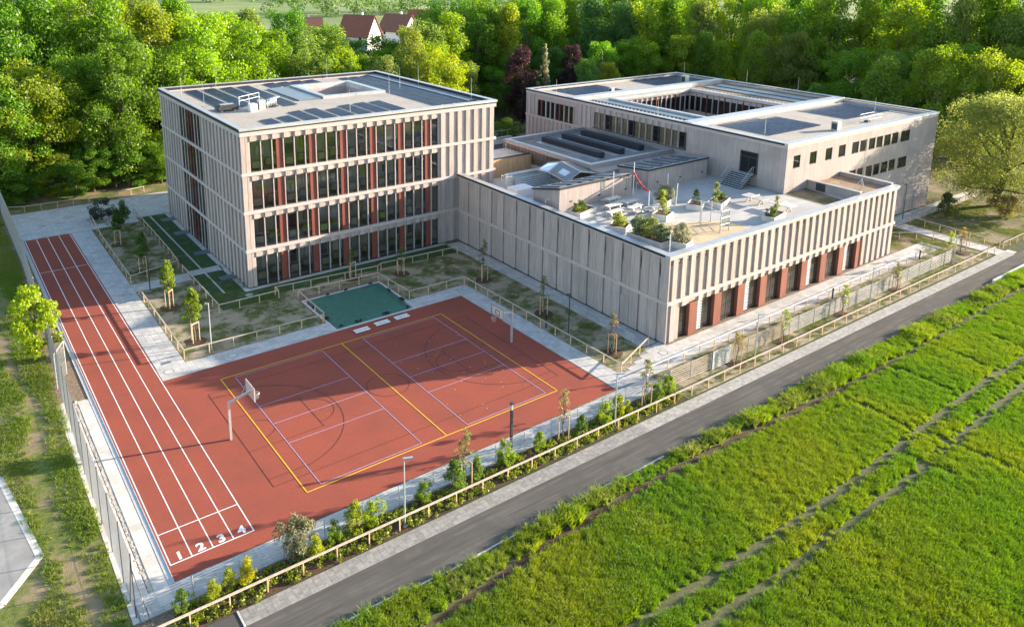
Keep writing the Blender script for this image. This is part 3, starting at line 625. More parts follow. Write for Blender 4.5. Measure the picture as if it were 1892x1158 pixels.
for k in range(4):
    z0, z1 = ZB[k] + .17, ZB[k + 1] - .17
    if k == 0: z0 = .1
    bx('floor_slab', 'interior_floor', M, 18.2, 41.15, MY0 + .55, 52, ZB[k] - .1 if k else .06, ZB[k] + .14)
    bx('partition', 'interior', M, 18.2, 41.15, MY0 + 4.2, MY0 + 4.35, z0, z1 - .46)
    for i in range(13):
        rc = random.Random(k * 31 + i); a = 18.5 + i * 1.72; wd_ = rc.uniform(.5, 1.3); bx('wall_unit', rc.choice(['white_paint', 'interior_floor', 'lime', 'desk_top', 'anthracite', 'pv_grey']), M, round(a, 2), round(a + wd_, 2), MY0 + 4.0, MY0 + 4.2, round(z0 + rc.uniform(.1, 1.0), 2), round(z0 + rc.uniform(1.4, 2.5), 2))
    bx('ceiling_panel', 'interior', M, 18.2, 41.15, MY0 + .55, 52, z1 - .45, z1 - .3)
    head = z1 - .58
    bx('spandrel', 'wood', M, 18.2, 41.15, MY0 + q, MY0 + .45, head, z1)
    for i in range(7):
        xb = 18.2 + 3.65 * i
        panes = [(xb + .09, xb + 1.19), (xb + 1.29, xb + 2.4), (xb + 2.49, xb + 2.92)] if i < 6 else [(xb + .09, 41.12)]
        for a, c in panes: win_y(M, a, c, MY0 + .30, z0 + .02, head - .01, 'glass')
        blades = [xb, xb + 1.2, xb + 2.4] if i < 6 else [xb]
        for a in blades: bx('mullion_blade', 'wood_band', M, a, a + .085, MY0 + .11, MY0 + .34, z0 - .02, z1 + .02)
        if i < 6:
            bx('red_panel', 'red_panel', M, xb + 2.93, xb + 3.63, MY0 + .25, MY0 + .42, z0, head)
        for j in range(3 if i < 6 else 1):
            a = xb + .1 + 1.2 * j; bx('cladding_board', 'wood_fin', M, round(a, 3), round(a, 3) + .6, MY0 + .02, MY0 + .3, head + .002, z1)
    fins_y(M, 41.2, MX1, MY0, z0, z1, 7)
    bx('cladding_board', 'wood_fin', M, MX0 + .02, MX0 + .48, MY0 + .002, MY0 + .2, z0, z1); bx('cladding_board', 'wood_fin', M, MX0 + .56, MX0 + .9, MY0 + .1, MY0 + .2, z0, z1)
    wz = lambda y: 58.3 < y < 66.75
    fins_x(M, MX0, MY0 + .25, MY1, z0, z1, 26, skip=wz)
    yy = 58.3
    while yy < 66.5:
        win_x(M, MX0 + .06, yy + .22, yy + 1.20, z0, z1 - .15, 'glass_dark'); bx('mullion_blade', 'red_panel' if int(yy * 2) % 3 == 0 else 'wood_fin', M, MX0 - .0, MX0 + .2, round(yy, 3), round(yy, 3) + .2, z0, z1); yy += 1.205
for k in range(1, 4):
    z = ZB[k]; bx('band', 'wood_band', M, MX0 - .07, MX1 + .05, MY0 - .07, MY0 + .2, z - .17, z + .17); bx('band', 'wood_band', M, MX0 - .07, MX0 + .2, MY0 + .2, MY1 + .05, z - .17, z + .17)
z = ZB[4]
bx('band', 'wood_band', M, MX0 - .04, MX1 + .03, MY0 - .04, MY0 + .5, z - .17, MT - .36); bx('band', 'wood_band', M, MX0 - .04, MX0 + .5, MY0 + .5, MY1 + .03, z - .17, MT - .36)
bx('band', 'wood_band', M, MX1 - .5, MX1 + .03, MY0 + .5, MY1 + .03, z - .17, MT - .36); bx('band', 'wood_band', M, MX0 + .5, MX1 - .5, MY1 - .5, MY1 + .03, z - .17, MT - .36)
ring_parts('fascia', 'fascia', M, MX0 - .12, MX1 + .12, MY0 - .12, MY1 + .12, .62, MT - .36, MT - .02)
ring_parts('coping', 'coping', M, MX0 - .14, MX1 + .14, MY0 - .14, MY1 + .14, .62, MT - .02, MT + .03)
bx('metal_trim', 'coping', M, MX0 - .10, MX1 + .13, MY0 - .145, MY0 - .10, MT - .24, MT - .02)
RZ = 16.78
rf = MB()
for a in ((MX0 + .4, 33.4, MY0 + .4, MY1 - .4), (41.8, MX1 - .4, MY0 + .4, MY1 - .4), (33.4, 41.8, MY0 + .4, 59.7), (33.4, 41.8, 70.1, MY1 - .4)): rf.box(a[0], a[1], a[2], a[3], 16.5, RZ)
rf = rf.build('roof', 'gravel', M)
ring_parts('atrium_curb', 'coping', rf, 33.1, 42.1, 59.4, 70.4, .75, RZ - .2, RZ + .35)
ring_parts('atrium_wall', 'concrete', rf, 33.85, 41.35, 60.15, 69.65, .12, 12.2, RZ + .3)
bx('skylight_glass', 'pv_grey', rf, 29.9, 33.0, 59.5, 70.2, RZ, RZ + .16)

def solar_row(x0, x1, y0, y1, z, label, tilt=.22, m='pv', step=1.02, bare=None):
    """Tilted row of panels, long side along Y."""
    t = thing('solar_row', label, 'solar panels', ((x0 + x1) / 2, y0, z), 'solar panel rows')
    n = max(1, round((y1 - y0) / step)); d = (y1 - y0) / n; tilt *= .42; zl, zh = z + .05, z + .05 + tilt
    key = ('pv', round(x1 - x0, 3), round(d, 3), tilt, m)
    if key not in BOXES:
        q = MB(); w = x1 - x0; g = .02
        g = .035; vv = [(0, g, 0), (w, g, tilt), (w, d - g, tilt), (0, d - g, 0), (0, g, .04), (w, g, tilt + .04), (w, d - g, tilt + .04), (0, d - g, .04)]
        q.add(vv, [(4, 5, 6, 7), (0, 1, 5, 4), (1, 2, 6, 5), (2, 3, 7, 6), (3, 0, 4, 7), (3, 2, 1, 0)])
        me = bpy.data.meshes.new('panel'); me.from_pydata(q.v, [], q.f); me.materials.append(MATS[m]); BOXES[key] = me
    for i in range(n):
        link(bpy.data.objects.new('panel', BOXES[key]), t, (x0, y0 + i * d, zl))
    q = MB()
    for yy in np.linspace(y0 + .2, y1 - .2, max(2, n // 2)): q.bar((x0 + .05, yy, z + .02), (x1 - .05, yy, z + .02), .06, .04); q.bar((x1 - .08, yy, z + .02), (x1 - .08, yy, zh - .03), .05, .05)
    q.bar((x0, y0, zl - .01), (x0, y1, zl - .01), .05, .05); q.bar((x1, y0, zh - .01), (x1, y1, zh - .01), .05, .05)
    q.build('rack', 'alu', t); return t
for i in range(4): solar_row(20.1 + 2.35 * i, 21.6 + 2.35 * i, (59.9, 59.6, 56.9, 56.9)[i], 74.3, RZ, '%s long solar row from the left edge of the tall block roof' % ORD[i], .2)
for i in range(4): solar_row(31.0 + 2.0 * i, 32.5 + 2.0 * i, 71.2, 75.0, RZ, '%s short solar row along the back edge of the tall block roof' % ORD[i], .2)
for i in range(8): solar_row(21.4 + 2.2 * i, 22.75 + 2.2 * i, 47.2, (50.2, 50.8, 53.0, 53.4, 52.2, 53.6, 54, 54)[i], RZ, '%s solar row from the left along the window side of the tall block roof' % ORD[i], .2)
for i in range(3): solar_row(42.5 + 1.72 * i, 43.66 + 1.72 * i, 47.6, 74.6, RZ, '%s long solar row from the roof opening on the right half of the tall block' % ORD[i], .10, 'pv')
t = thing('skylight_strip', 'long grey glazed strip along the right parapet of the tall block roof', 'skylight', (47.5, 47.5, RZ))
for i in range(14): bx('glazing', 'pv_grey', t, 47.4, 48.7, 47.6 + i * 1.95, 49.45 + i * 1.95, RZ, RZ + .22)
# roof plant on the tall block
t = thing('ventilation_duct', 'black rounded ventilation duct at the end of the first solar row', 'duct', (20.3, 58.2, RZ))
b = MB(); b.box(19.3, 21.6, 57.4, 59.0, RZ + .15, RZ + .55); b.box(19.5, 21.4, 57.6, 58.8, RZ + .55, RZ + .75); b.build('housing', 'anthracite', t)
b = MB(); b.box(19.7, 21.2, 57.9, 58.5, RZ + .75, RZ + .79); b.build('lid', 'alu', t); b = MB(); b.box(19.6, 19.8, 57.5, 58.9, RZ, RZ + .15); b.box(21.1, 21.3, 57.5, 58.9, RZ, RZ + .15); b.build('feet', 'galv', t)
t = thing('ventilation_plant', 'cluster of white ventilation pipes and boxes behind a guard rail on the tall block roof', 'roof plant', (23.5, 56.5, RZ))
bx('cabinet', 'white_paint', t, 22.4, 23.2, 55.6, 56.5, RZ, RZ + .9); bx('cabinet', 'alu', t, 23.7, 24.5, 56.4, 57.2, RZ, RZ + 1.1); bx('cabinet', 'anthracite', t, 23.3, 23.65, 56.6, 57.2, RZ, RZ + .8)
for i in range(6):
    b = MB(); x, y = 24.9 + .32 * i, 57.0 + .3 * i
    b.tube((x, y, RZ), (x, y, RZ + .95), .11, .11, 8); b.tube((x, y, RZ + .95), (x + .18, y - .2, RZ + 1.15), .11, .11, 8); b.tube((x + .18, y - .2, RZ + 1.15), (x + .3, y - .32, RZ + .95), .11, .13, 8); b.build('vent_pipe', 'alu', t, smooth=True)
b = MB()
for p in ((22.6, 60.2), (24.2, 61.3), (25.8, 62.2)): b.tube((*p, RZ), (*p, RZ + 1.1), .03)
for zz in (.6, 1.1): b.tube((22.6, 60.2, RZ + zz), (25.8, 62.2, RZ + zz), .03)
b.build('guard_rail', 'white_paint', t)
RODS = [(18.6, 70, 17, 'at the left edge of the tall block roof'), (24.6, 75.4, 17, 'at the back edge of the tall block roof'), (41, 75.4, 17, 'at the back corner of the tall block roof'), (48.8, 62, 17, 'on the right edge of the tall block roof'), (48.9, 49, 17, 'at the right corner of the tall block roof'), (19, 62, 17, 'between parapet and first solar row of the tall block'), (32, 49.5, 17, 'among the front solar rows of the tall block'), (41.9, 58, 17, 'beside the roof opening of the tall block'), (45.8, 62, 17, 'among the right-hand solar rows of the tall block'),
        (73, 60, 13.6, 'at the left end of the back building roof'), (108.3, 64, 13.6, 'at the far corner of the back building roof'), (108.3, 50, 13.6, 'midway on the far roof edge of the back building'), (108.3, 40, 13.6, 'on the far roof edge behind the white strip'), (76.5, 24, 13.4, 'beside the near dark panels of the back building'), (101, 23, 13.4, 'beside the right-hand dark panels of the back building'), (74.5, 40, 13.4, 'on the brown roof strip of the back building')]
for x, y, z, w in RODS:
    t = thing('lightning_rod', 'thin lightning rod %s' % w, 'lightning rod', (x, y, z - .5), 'lightning rods')
    b = MB(); b.tube((x, y, z - .4), (x, y, z + 2.6), .03, .012, 5); b.build('rod', 'galv', t); b = MB(); b.box(x - .15, x + .15, y - .15, y + .15, z - .52, z - .36); b.build('foot', 'concrete', t)
for k in range(4):
    for i in range(12):
        x, y = 18.9 + i * 1.86, MY0 + 1.5 + .9 * (i % 2); z = ZB[k] + .15 if k else .2
        tag(bx('desk', 'lime' if (k == 1 and i in (1, 3, 4, 5, 8)) else 'desk_top', None, x, x + 1.2, y, y + .55, z + .02, z + .74), 'desk behind the windows, %s from the left on the %s floor' % (nth(i), ('ground', 'second', 'third', 'top')[k]), 'desk', 'desks behind the windows of the tall block')

# ------------------------------------------------------------------ low sports hall with roof terrace
HX0, HX1, HY0, HY1, HT = 43.88, 84.55, 10.47, 44.6, 8.62
ZD = 7.85
H = thing('sports_hall', 'low timber-clad hall with roof terrace and red panels along the road side', 'building', (HX0, HY0, 0))
b = MB(); b.box(HX0 + q, HX1 - q, HY0 + .55, 33, .06, 7.6); b.box(HX0 + q, 57, 33, HY1, .06, 6.4); b.box(57, 72, 33, 52, .06, 9.4); b.box(HX0 + q, HX1 - q, HY0 + q, HY0 + .55, 3.4, 7.6)
b.box(HX0 + q, 45.8, HY0 + q, HY0 + .55, .06, 3.4); b.box(77.5, HX1 - q, HY0 + q, HY0 + .55, .06, 3.4)
b.box(HX0 + q, HX0 + .45, HY0 + .55, HY1, 6.4, HT - .3); b.build('wall', 'wood', H)
b = MB(); b.box(HX0 + .3, HX1 - .3, HY0 + .3, HY1, 0, .06); b.build('plinth', 'dark_gap', H)
b = MB(); b.box(HX0 + .06, HX0 + q, HY0 + .1, HY1, .0, .12); b.build('base_trim', 'dark_gap', H)
fins_y(H, HX0 + .25, HX1, HY0, 4.17, HT - .42, 33)
fins_y(H, HX0 + .25, HX1, HY0, .1, 3.83, 33, skip=lambda x: 45.7 < x < 77.6)
for i in range(29):
    y = HY0 + .05 + i * 1.178; w = 1.1 if i % 2 else .98
    for z0, z1 in ((.1, 3.83), (4.17, HT - .42)):
        bx('cladding_board', 'wood_fin', H, HX0 + (.0 if i % 2 else .05), HX0 + q + .02, y, y + w, z0, z1)
bx('band', 'wood_band', H, HX0 - .06, HX1 + .05, HY0 - .06, HY0 + .2, 3.83, 4.17); bx('band', 'wood_band', H, HX0 - .06, HX0 + .2, HY0 + .2, HY1, 3.83, 4.17)
bx('band', 'wood_band', H, HX0 - .03, HX1 + .03, HY0 - .03, HY0 + .45, HT - .42, HT - .24); bx('band', 'wood_band', H, HX0 - .03, HX0 + .45, HY0 + .45, HY1, HT - .42, HT - .24)
b = MB(); b.box(HX1 - q, HX1, HY0 + .2, 33, .1, HT - .3); b.build('side_wall', 'wood_boards', H)
bx('fascia', 'fascia', H, HX0 - .10, HX0 + .5, HY0 + .5, HY1, HT - .24, HT); bx('fascia', 'galv', H, HX0 - .095, HX1 + .1, HY0 - .1, HY0 + .5, HT - .24, HT)
for i in range(17):
    x = HX0 - .14 + i * 2.41; bx('coping', 'coping', H, x, x + 2.40, HY0 - .14, HY0 + .66, HT, HT + .04)
for i in range(14):
    y = HY0 + .67 + i * 2.40; bx('coping', 'coping', H, HX0 - .14, HX0 + .62, y, y + 2.39, HT, HT + .04)
REDX = [47.12 + 3.65 * i for i in range(9)]
for i, x in enumerate(REDX):
    bx('red_panel', 'rust_panel', H, x, x + 1.06, HY0 + .02, HY0 + .5, .05, 3.28)
    prev = 45.85 if i == 0 else REDX[i - 1] + 1.08
    a = prev
    if i - 1 in (0, 2, 5, 7):
        sh = MB(); sh.box(prev, prev + .72, HY0 + .3, HY0 + .36, .1, 3.24)
        s = sh.build('shutter', 'shutter', H, (prev, HY0 + .3, .1))
        for k in range(11): bx('louvre', 'shutter', s, prev + .34, prev + .9, HY0 + .2, HY0 + .29, .2 + k * .28, .36 + k * .28)
        a = prev + .93
    win_y(H, a, x - .04, HY0 + .38, .1, 3.24, 'glass_warm', .06, 1 if x - a > 1.9 else 0)
    bx('lintel', 'wood', H, prev, x, HY0 + .18, HY0 + .55, 3.25, 3.83)
    for j in range(3 if i else 1):
        c = prev + .15 + j * 1.2
        if c + .6 < x + 1.0: bx('cladding_board', 'wood_fin', H, round(c, 3), round(c, 3) + .6, HY0 + .04, HY0 + .3, 3.28, 3.83)
bx('red_panel', 'rust_panel', H, 77.0, 77.45, HY0 + .02, HY0 + .5, .05, 3.28)
bx('lintel', 'wood', H, 77.38, 77.6, HY0 + .18, HY0 + .55, 3.28, 3.83)
bx('service_door', 'wood_boards', H, HX0 - .02, HX0 + .1, 15.2, 16.3, .12, 3.0)
# terrace surface
td = MB(); td.box(HX0 + .4, 72.08, HY0 + .4, 33, 7.6, ZD); td = td.build('terrace', 'deck', H)
sheet('sand_area', 'sand', [(49.3, 14.9), (52.3, 18.6), (55, 17.2), (58.6, 15.4), (58.4, 12.3), (55, 11.4), (50.4, 12.6)], ZD + .006, td)
sheet('terrace_grass', 'park', [(71.9, 24.0), (72.0, 19), (72.2, 11.3), (75.4, 11.3), (76.6, 17), (76.7, 22.6), (72.1, 24.2)], ZD + .01, td)
bx('terrace_edge', 'deck', td, 72.08, 76.9, HY0 + .4, 17.8, 7.6, ZD)
# walled brown roof at the right end
wl = MB(); wl.box(76.9, 77.15, 11.1, 17.75, ZD - .3, HT + .28); wl.box(77.15, HX1 - .2, HY0 + .45, HY0 + .7, HT - .5, HT - .02); wl.box(HX1 - .5, HX1 - .02, HY0 + .7, 17.7, HT - .6, HT + .2); wl.build('parapet', 'wood_boards', H)
bx('coping', 'coping', H, 76.8, 77.4, 11.15, 17.75, HT + .28, HT + .32); bx('coping', 'coping', H, HX1 - .6, HX1 + .05, HY0 + .7, 17.7, HT + .2, HT + .24)
bx('brown_roof', 'gravel_brown', H, 77.15, HX1 - .3, HY0 + .5, 17.7, 7.6, HT - .28)
bx('hatch_door', 'anthracite', H, 76.84, 76.92, 15.4, 16.6, ZD + .02, HT + .18)

def shed(name, label, x0, x1, y0, y1, zf, zb):
    t = thing(name, label, 'roof shed', (x0, y0, ZD))
    b = MB(); v = [(x0, y0), (x1, y0), (x1, y1), (x0, y1)]
    b.add([(x, y, ZD - .05) for x, y in v] + [(x0, y0, ZD + zf), (x1, y0, ZD + zf), (x1, y1, ZD + zb), (x0, y1, ZD + zb)], [(0, 1, 5, 4), (1, 2, 6, 5), (2, 3, 7, 6), (3, 0, 4, 7), (4, 5, 6, 7)])
    b.build('wall', 'wood_boards', t)
    b = MB(); e = .12
    P = [(x0 - e, y0 - e, ZD + zf + .02), (x1 + e, y0 - e, ZD + zf + .02), (x1 + e, y1 + e, ZD + zb + .02), (x0 - e, y1 + e, ZD + zb + .02)]
    b.add(P + [(x, y, z + .14) for x, y, z in P], [(4, 5, 6, 7), (0, 1, 5, 4), (1, 2, 6, 5), (2, 3, 7, 6), (3, 0, 4, 7), (3, 2, 1, 0)]); ro = b.build('roof', 'shed_roof', t)
    b = MB(); b.bar((x0 - e, y0 - e - .03, ZD + zf + .1), (x1 + e, y0 - e - .03, ZD + zf + .1), .05, .18); b.bar((x0 - e - .03, y0 - e, ZD + zf + .1), (x0 - e - .03, y1 + e, ZD + zb + .1), .05, .18); b.build('roof_edge', 'fascia', ro)
    n = 6; sl = (zb - zf) / (y1 - y0)
    for i in range(n):
        xx = x0 + .5 + i * (x1 - x0 - 1.2) / n
        b = MB(); ya, yb = y0 + .5, y1 - .5; za, zc = ZD + zf + .18 + sl * .5, ZD + zb + .18 - sl * .5
        b.add([(xx, ya, za), (xx + .9, ya, za), (xx + .9, yb, zc), (xx, yb, zc), (xx, ya, za + .12), (xx + .9, ya, za + .12), (xx + .9, yb, zc + .12), (xx, yb, zc + .12)], [(4, 5, 6, 7), (0, 1, 5, 4), (1, 2, 6, 5), (2, 3, 7, 6), (3, 0, 4, 7)])
        b.build('roof_shadow_stripe', 'pv_grey', ro)  # shadow stripes across the shed roof, built as raised dark strips
    for i in range(3): bx('vent_grille', 'anthracite', t, x0 + 1.5 + i * (x1 - x0 - 2.6) / 2, x0 + 1.85 + i * (x1 - x0 - 2.6) / 2, y0 - .02, y0 + .04, ZD + .75, ZD + .92)
    return t
s1 = shed('roof_shed', 'near wooden wedge-shaped roof shed beside the picnic tables', 45.9, 57.0, 27.9, 32.3, 2.45, 1.4)
shed('roof_shed', 'far wooden wedge-shaped roof shed next to the terrace stairs', 59.8, 70.6, 27.9, 32.8, 2.45, 1.9)
for x, y, w in ((52.2, 27.84, 'middle of the near roof shed wall'), (56.2, 27.84, 'right end of the near roof shed wall')):
    t = thing('wall_ladder', 'small metal ladder fixed to the %s' % w, 'ladder', (x, y, ZD + .6), 'ladders on the roof shed')
    b = MB(); b.tube((x, y, ZD + .6), (x, y, ZD + 2.4), .025); b.tube((x + .4, y, ZD + .6), (x + .4, y, ZD + 2.4), .025); b.build('rails', 'galv', t)
    for k in range(6): b = MB(); b.tube((x, y, ZD + .75 + k * .28), (x + .4, y, ZD + .75 + k * .28), .018, n=5); b.build('rung', 'galv', t)

# back yard level between hall and tall block
t = thing('yard_terrace', 'pale lower terrace between hall parapet and tall block with white-topped walls', 'terrace', (50, 38, 6.4))
bx('floor', 'terrace', t, HX0 + .46, 57, 33.0, 44.6, 6.4, 6.62)
bx('parapet_wall', 'render_white', t, 49.9, 57, 42.3, 42.6, 6.62, 8.0); bx('coping', 'coping', t, 49.8, 57, 42.0, 42.9, 8.0, 8.08)
bx('brown_wall', 'wood_warm', t, 49.8, 57, 46.4, 46.7, 6.4, 9.0); bx('wall_cap', 'fascia', t, 49.8, 57, 46.35, 46.75, 9.0, 9.1)
bx('upper_floor', 'terrace', t, 49.8, 57, 46.75, 52, 6.4, 8.7)
bx('lower_floor', 'terrace', t, 49.8, 57, 42.6, 46.4, 6.2, 6.5)
b = MB()
for k in range(6): b.box(50.5, 55.5, 39.6 + k * .32, 39.92 + k * .32, 6.62, 6.8 + k * .18)
b.build('steps', 'galv', t)
bx('block', 'render_white', t, 47.6, 50.2, 37.4, 39.4, 6.6, 7.6); bx('planter_strip', 'gravel_brown', t, 44.6, 47.4, 34.0, 36.6, 6.6, 6.8)
t = thing('ladder_frame', 'open metal ladder frame standing on the lower terrace by the hall parapet', 'frame', (48.4, 40.8, 6.62))
b = MB()
for dx, dy in ((0, 0), (.9, 0), (0, .9), (.9, .9)): b.tube((48.0 + dx, 40.2 + dy, 6.6), (48.0 + dx, 40.2 + dy, 8.7), .03)
b.build('posts', 'galv', t)
for k in range(4):
    b = MB(); zz = 7.0 + k * .5; P = [(48.0, 40.2), (48.9, 40.2), (48.9, 41.1), (48.0, 41.1)]
    for i in range(4): b.tube((*P[i], zz), (*P[(i + 1) % 4], zz), .022)
    b.build('rung', 'galv', t)
t = thing('glass_canopy', 'folded glass canopy between the roof sheds and the skylight roof', 'canopy', (55, 36.5, 8.5))
PTS = [((52.5, 34.2, 8.6), (54.6, 34.0, 9.6), (55.2, 38.2, 9.9), (52.9, 38.0, 8.9)), ((54.62, 34.0, 9.6), (58.2, 33.6, 8.9), (58.6, 37.6, 9.3), (55.22, 38.2, 9.9)), ((52.9, 38.05, 8.9), (55.2, 38.25, 9.9), (55.0, 40.6, 9.3), (53.0, 40.4, 8.7))]
for P in PTS:
    b = MB(); b.add(list(P) + [(x, y, z - .03) for x, y, z in P], [(0, 1, 2, 3), (7, 6, 5, 4), (0, 4, 5, 1), (1, 5, 6, 2), (2, 6, 7, 3), (3, 7, 4, 0)]); b.build('pane', 'glass_pale', t)
    b = MB()
    for i in range(4): b.tube(P[i], P[(i + 1) % 4], .035, n=5)
    b.build('edge_profile', 'alu', t)
b = MB()
for p in ((53.0, 34.4), (58.0, 33.9), (53.3, 40.2), (58.2, 37.2)): b.tube((*p, 6.6), (*p, 8.9), .05)
b.build('supports', 'alu', t)
t = thing('lattice_bench', 'criss-cross timber lattice seat under the glass canopy', 'seat', (53, 36.3, 6.6))
for i in range(11):
    b = MB(); x = 51.2 + i * .38; b.bar((x, 35.6, 7.75), (x + .7, 36.2, 8.05), .08, .06); b.bar((x + .7, 35.6, 7.78), (x, 36.2, 8.08), .08, .06); b.build('slat', 'red_panel' if i % 2 else 'larch', t)
bx('base', 'galv', t, 51.2, 55.8, 35.5, 36.3, 6.6, 7.72)

# skylight roof block
L_ = thing('link_block', 'flat grey roofed link block with three long dark skylights', 'building', (64.5, 43.5, 0))
bx('roof', 'roof_membrane', L_, 57.4, 71.7, 35.2, 51.8, 9.4, 9.55)
ring_parts('parapet', 'wood_boards', L_, 57.0, 72.06, 34.8, 52.2, .4, 7.6, 9.95); ring_parts('coping', 'coping', L_, 56.92, 72.04, 34.7, 52.3, .62, 9.95, 10.0)
for i, x in enumerate((61.2, 64.9, 68.6)):
    t = thing('skylight', '%s long dark skylight on the link roof, counted from the tall block' % ORD[i], 'skylight', (x, 38, 9.55), 'skylights on the link roof')
    bx('curb', 'fascia', t, x, x + .95, 37.7, 49.3, 9.55, 10.25); bx('flashing', 'galv', t, x - .9, x - .02, 37.5, 49.4, 9.55, 9.60); bx('lid', 'fascia', t, x - .04, x + .99, 37.66, 49.34, 10.25, 10.30)
t = thing('terrace_railing', 'thin metal railing along the edge of the skylight roof', 'railing', (56.9, 45, 9.0))
b = MB()
for yy in np.arange(43, 52.2, .75): b.tube((56.6, yy, 8.7), (56.6, yy, 9.9), .02, n=5)
b.build('posts', 'alu', t); b = MB(); b.tube((56.6, 43, 9.9), (56.6, 52.2, 9.9), .025, n=5); b.tube((56.6, 43, 9.3), (56.6, 52.2, 9.3), .015, n=5); b.build('rail', 'alu', t)

# ------------------------------------------------------------------ back building
KX0, KX1, KY0, KY1, KT = 72.08, 109.0, 17.78, 66.42, 13.92
K = thing('back_building', 'large timber-clad building with courtyard, solar panels and punched windows at the back right', 'building', (KX0, KY0, 0))
b = MB()
for a in ((KX0 + .12, 78.3, KY0 + .12, KY1 - .12), (96.2, KX1 - .12, KY0 + .12, KY1 - .12), (78.3, 96.2, KY0 + .12, 34.3), (78.3, 96.2, 52.4, KY1 - .12)): b.box(*a, 0.05, 13.1)
b.box(78.3, 96.2, 34.3, 52.4, .05, 4)
b.build('wall', 'wood_boards', K)
ROW = [(73.5, 74.9), (76.9, 78.35), (80.3, 81.75), (83.25, 84.8), (86.35, 87.95), (88.3, 89.95), (90.45, 92.0), (92.35, 93.9), (94.3, 96.0), (96.35, 98.0)]
def boards_y(z0, z1, gaps):
    x = KX0
    for a, c in gaps + [(KX1, KX1)]:
        if a - x > .02: bx('cladding', 'wood_boards', K, x, a, KY0, KY0 + .13, z0, z1)
        x = c
g1 = ROW + [(98.75, 101.25)]; g2 = [(a, c) for a, c in ROW[4:]] + [(98.75, 101.15)]
boards_y(12.3, 13.3, []); boards_y(10.74, 12.3, g1); boards_y(8.56, 10.74, []); boards_y(7.0, 8.56, g2); boards_y(3.2, 7.0, []); boards_y(.1, 3.2, [(96.5, 98.9)])
for a, c in g1: win_y(K, a, c, KY0 + .05, 10.74, 12.3, 'glass_dark', .07, c - a > 2)
for a, c in g2: win_y(K, a, c, KY0 + .05, 7.0, 8.56, 'glass_dark', .07, c - a > 2)
for a, c in g1 + g2:
    if c - a < 2: pass
bx('entrance', 'anthracite', K, 96.5, 98.9, KY0 + .06, KY0 + .14, .1, 3.2)
for x in (101.9, 104.7):
    b = MB(); b.tube((x, KY0 - .06, .1), (x, KY0 - .06, 3.0), .05); b.build('downpipe', 'galv', K)
# left side: two window strips with raised boards
def boards_x(y0, y1, z0, z1): bx('cladding', 'wood_boards', K, KX0 + .02, KX0 + .13, y0, y1, z0, z1)
boards_x(KY0 + .13, 21.6, .1, 13.3); boards_x(21.6, 24.2, 12.0, 13.3); boards_x(24.2, 32.75, .1, 13.3); boards_x(32.75, KY1, 12.55, 13.3); boards_x(50.25, 54.6, 9.9, 12.55); boards_x(63.5, KY1, 9.9, 12.55); boards_x(32.75, 50.25, 9.9, 10.35); boards_x(32.75, KY1, .1, 9.9)
for i in range(15):
    y = 32.85 + i * 1.16; win_x(K, KX0 + .02, y, y + 1.06, 10.36, 12.54, 'glass_gold_reflection' if i % 4 else 'glass_dark', .07)
    bx('mullion_blade', 'anthracite' if i % 4 == 0 else 'wood_fin', K, KX0 - .18, KX0 + .02, round(y - .1, 3), round(y - .1, 3) + .1, 10.3, 12.6); bx('cladding_board', 'wood_fin', K, KX0 - .1, KX0 + .03, round(y + .1, 3), round(y + .1, 3) + .58, 12.62, 13.3)
bx('sill', 'anthracite', K, KX0 - .2, KX0 + .02, 32.75, 50.3, 10.2, 10.3)
for i in range(8):
    y = 54.65 + i * 1.1; win_x(K, KX0 + .02, y, y + 1.0, 9.92, 12.53, 'glass_dark', .06)
    bx('mullion_blade', 'red_panel' if i in (3, 7) else 'wood_fin', K, KX0 - .14, KX0 + .02, round(y - .1, 3), round(y - .1, 3) + .2, 9.9, 12.6)
bx('band', 'wood_band', K, KX0 - .12, KX0 + .02, 52.3, KY1, 9.62, 9.9)
for y in (51.0, 52.0, 53.0, 64.2, 65.2): bx('cladding_board', 'wood_fin', K, KX0 - .08, KX0 + .03, y, y + .55, 9.95, 13.3)
for i in range(14): bx('cladding_board', 'wood_fin', K, KX0 - .08, KX0 + .03, 52.5 + i * 1.0, 53.05 + i * 1.0, 4, 9.6)
# door above the terrace stairs
dr = bx('door_frame', 'anthracite', K, KX0 - .03, KX0 + .10, 21.62, 24.18, 9.32, 11.98)
for i in range(2): bx('door_leaf', 'glass_dark', dr, KX0 - .05, KX0 - .031, 21.78 + i * 1.15, 22.85 + i * 1.15, 9.4, 11.3)
bx('transom', 'glass_dark', dr, KX0 - .05, KX0 - .031, 21.78, 24.0, 11.4, 11.9)
# courtyard faces
for i in range(15):
    x = 78.5 + i * 1.18
    o = bx('courtyard_window', 'glass_dark', K, x, x + 1.0, 52.36, 52.45, 10.2, 12.6); bx('mullion_blade', 'red_panel' if i % 4 == 0 else 'wood_fin', K, x - .14, x - .02, 52.2, 52.42, 9.9, 13.1)
for i in range(15):
    y = 34.6 + i * 1.18
    bx('courtyard_window', 'glass_dark', K, 96.15, 96.25, y, y + 1.0, 10.2, 12.6); bx('mullion_blade', 'red_panel' if i % 3 == 0 else 'wood_fin', K, 96.0, 96.22, y - .14, y - .02, 9.9, 13.1)
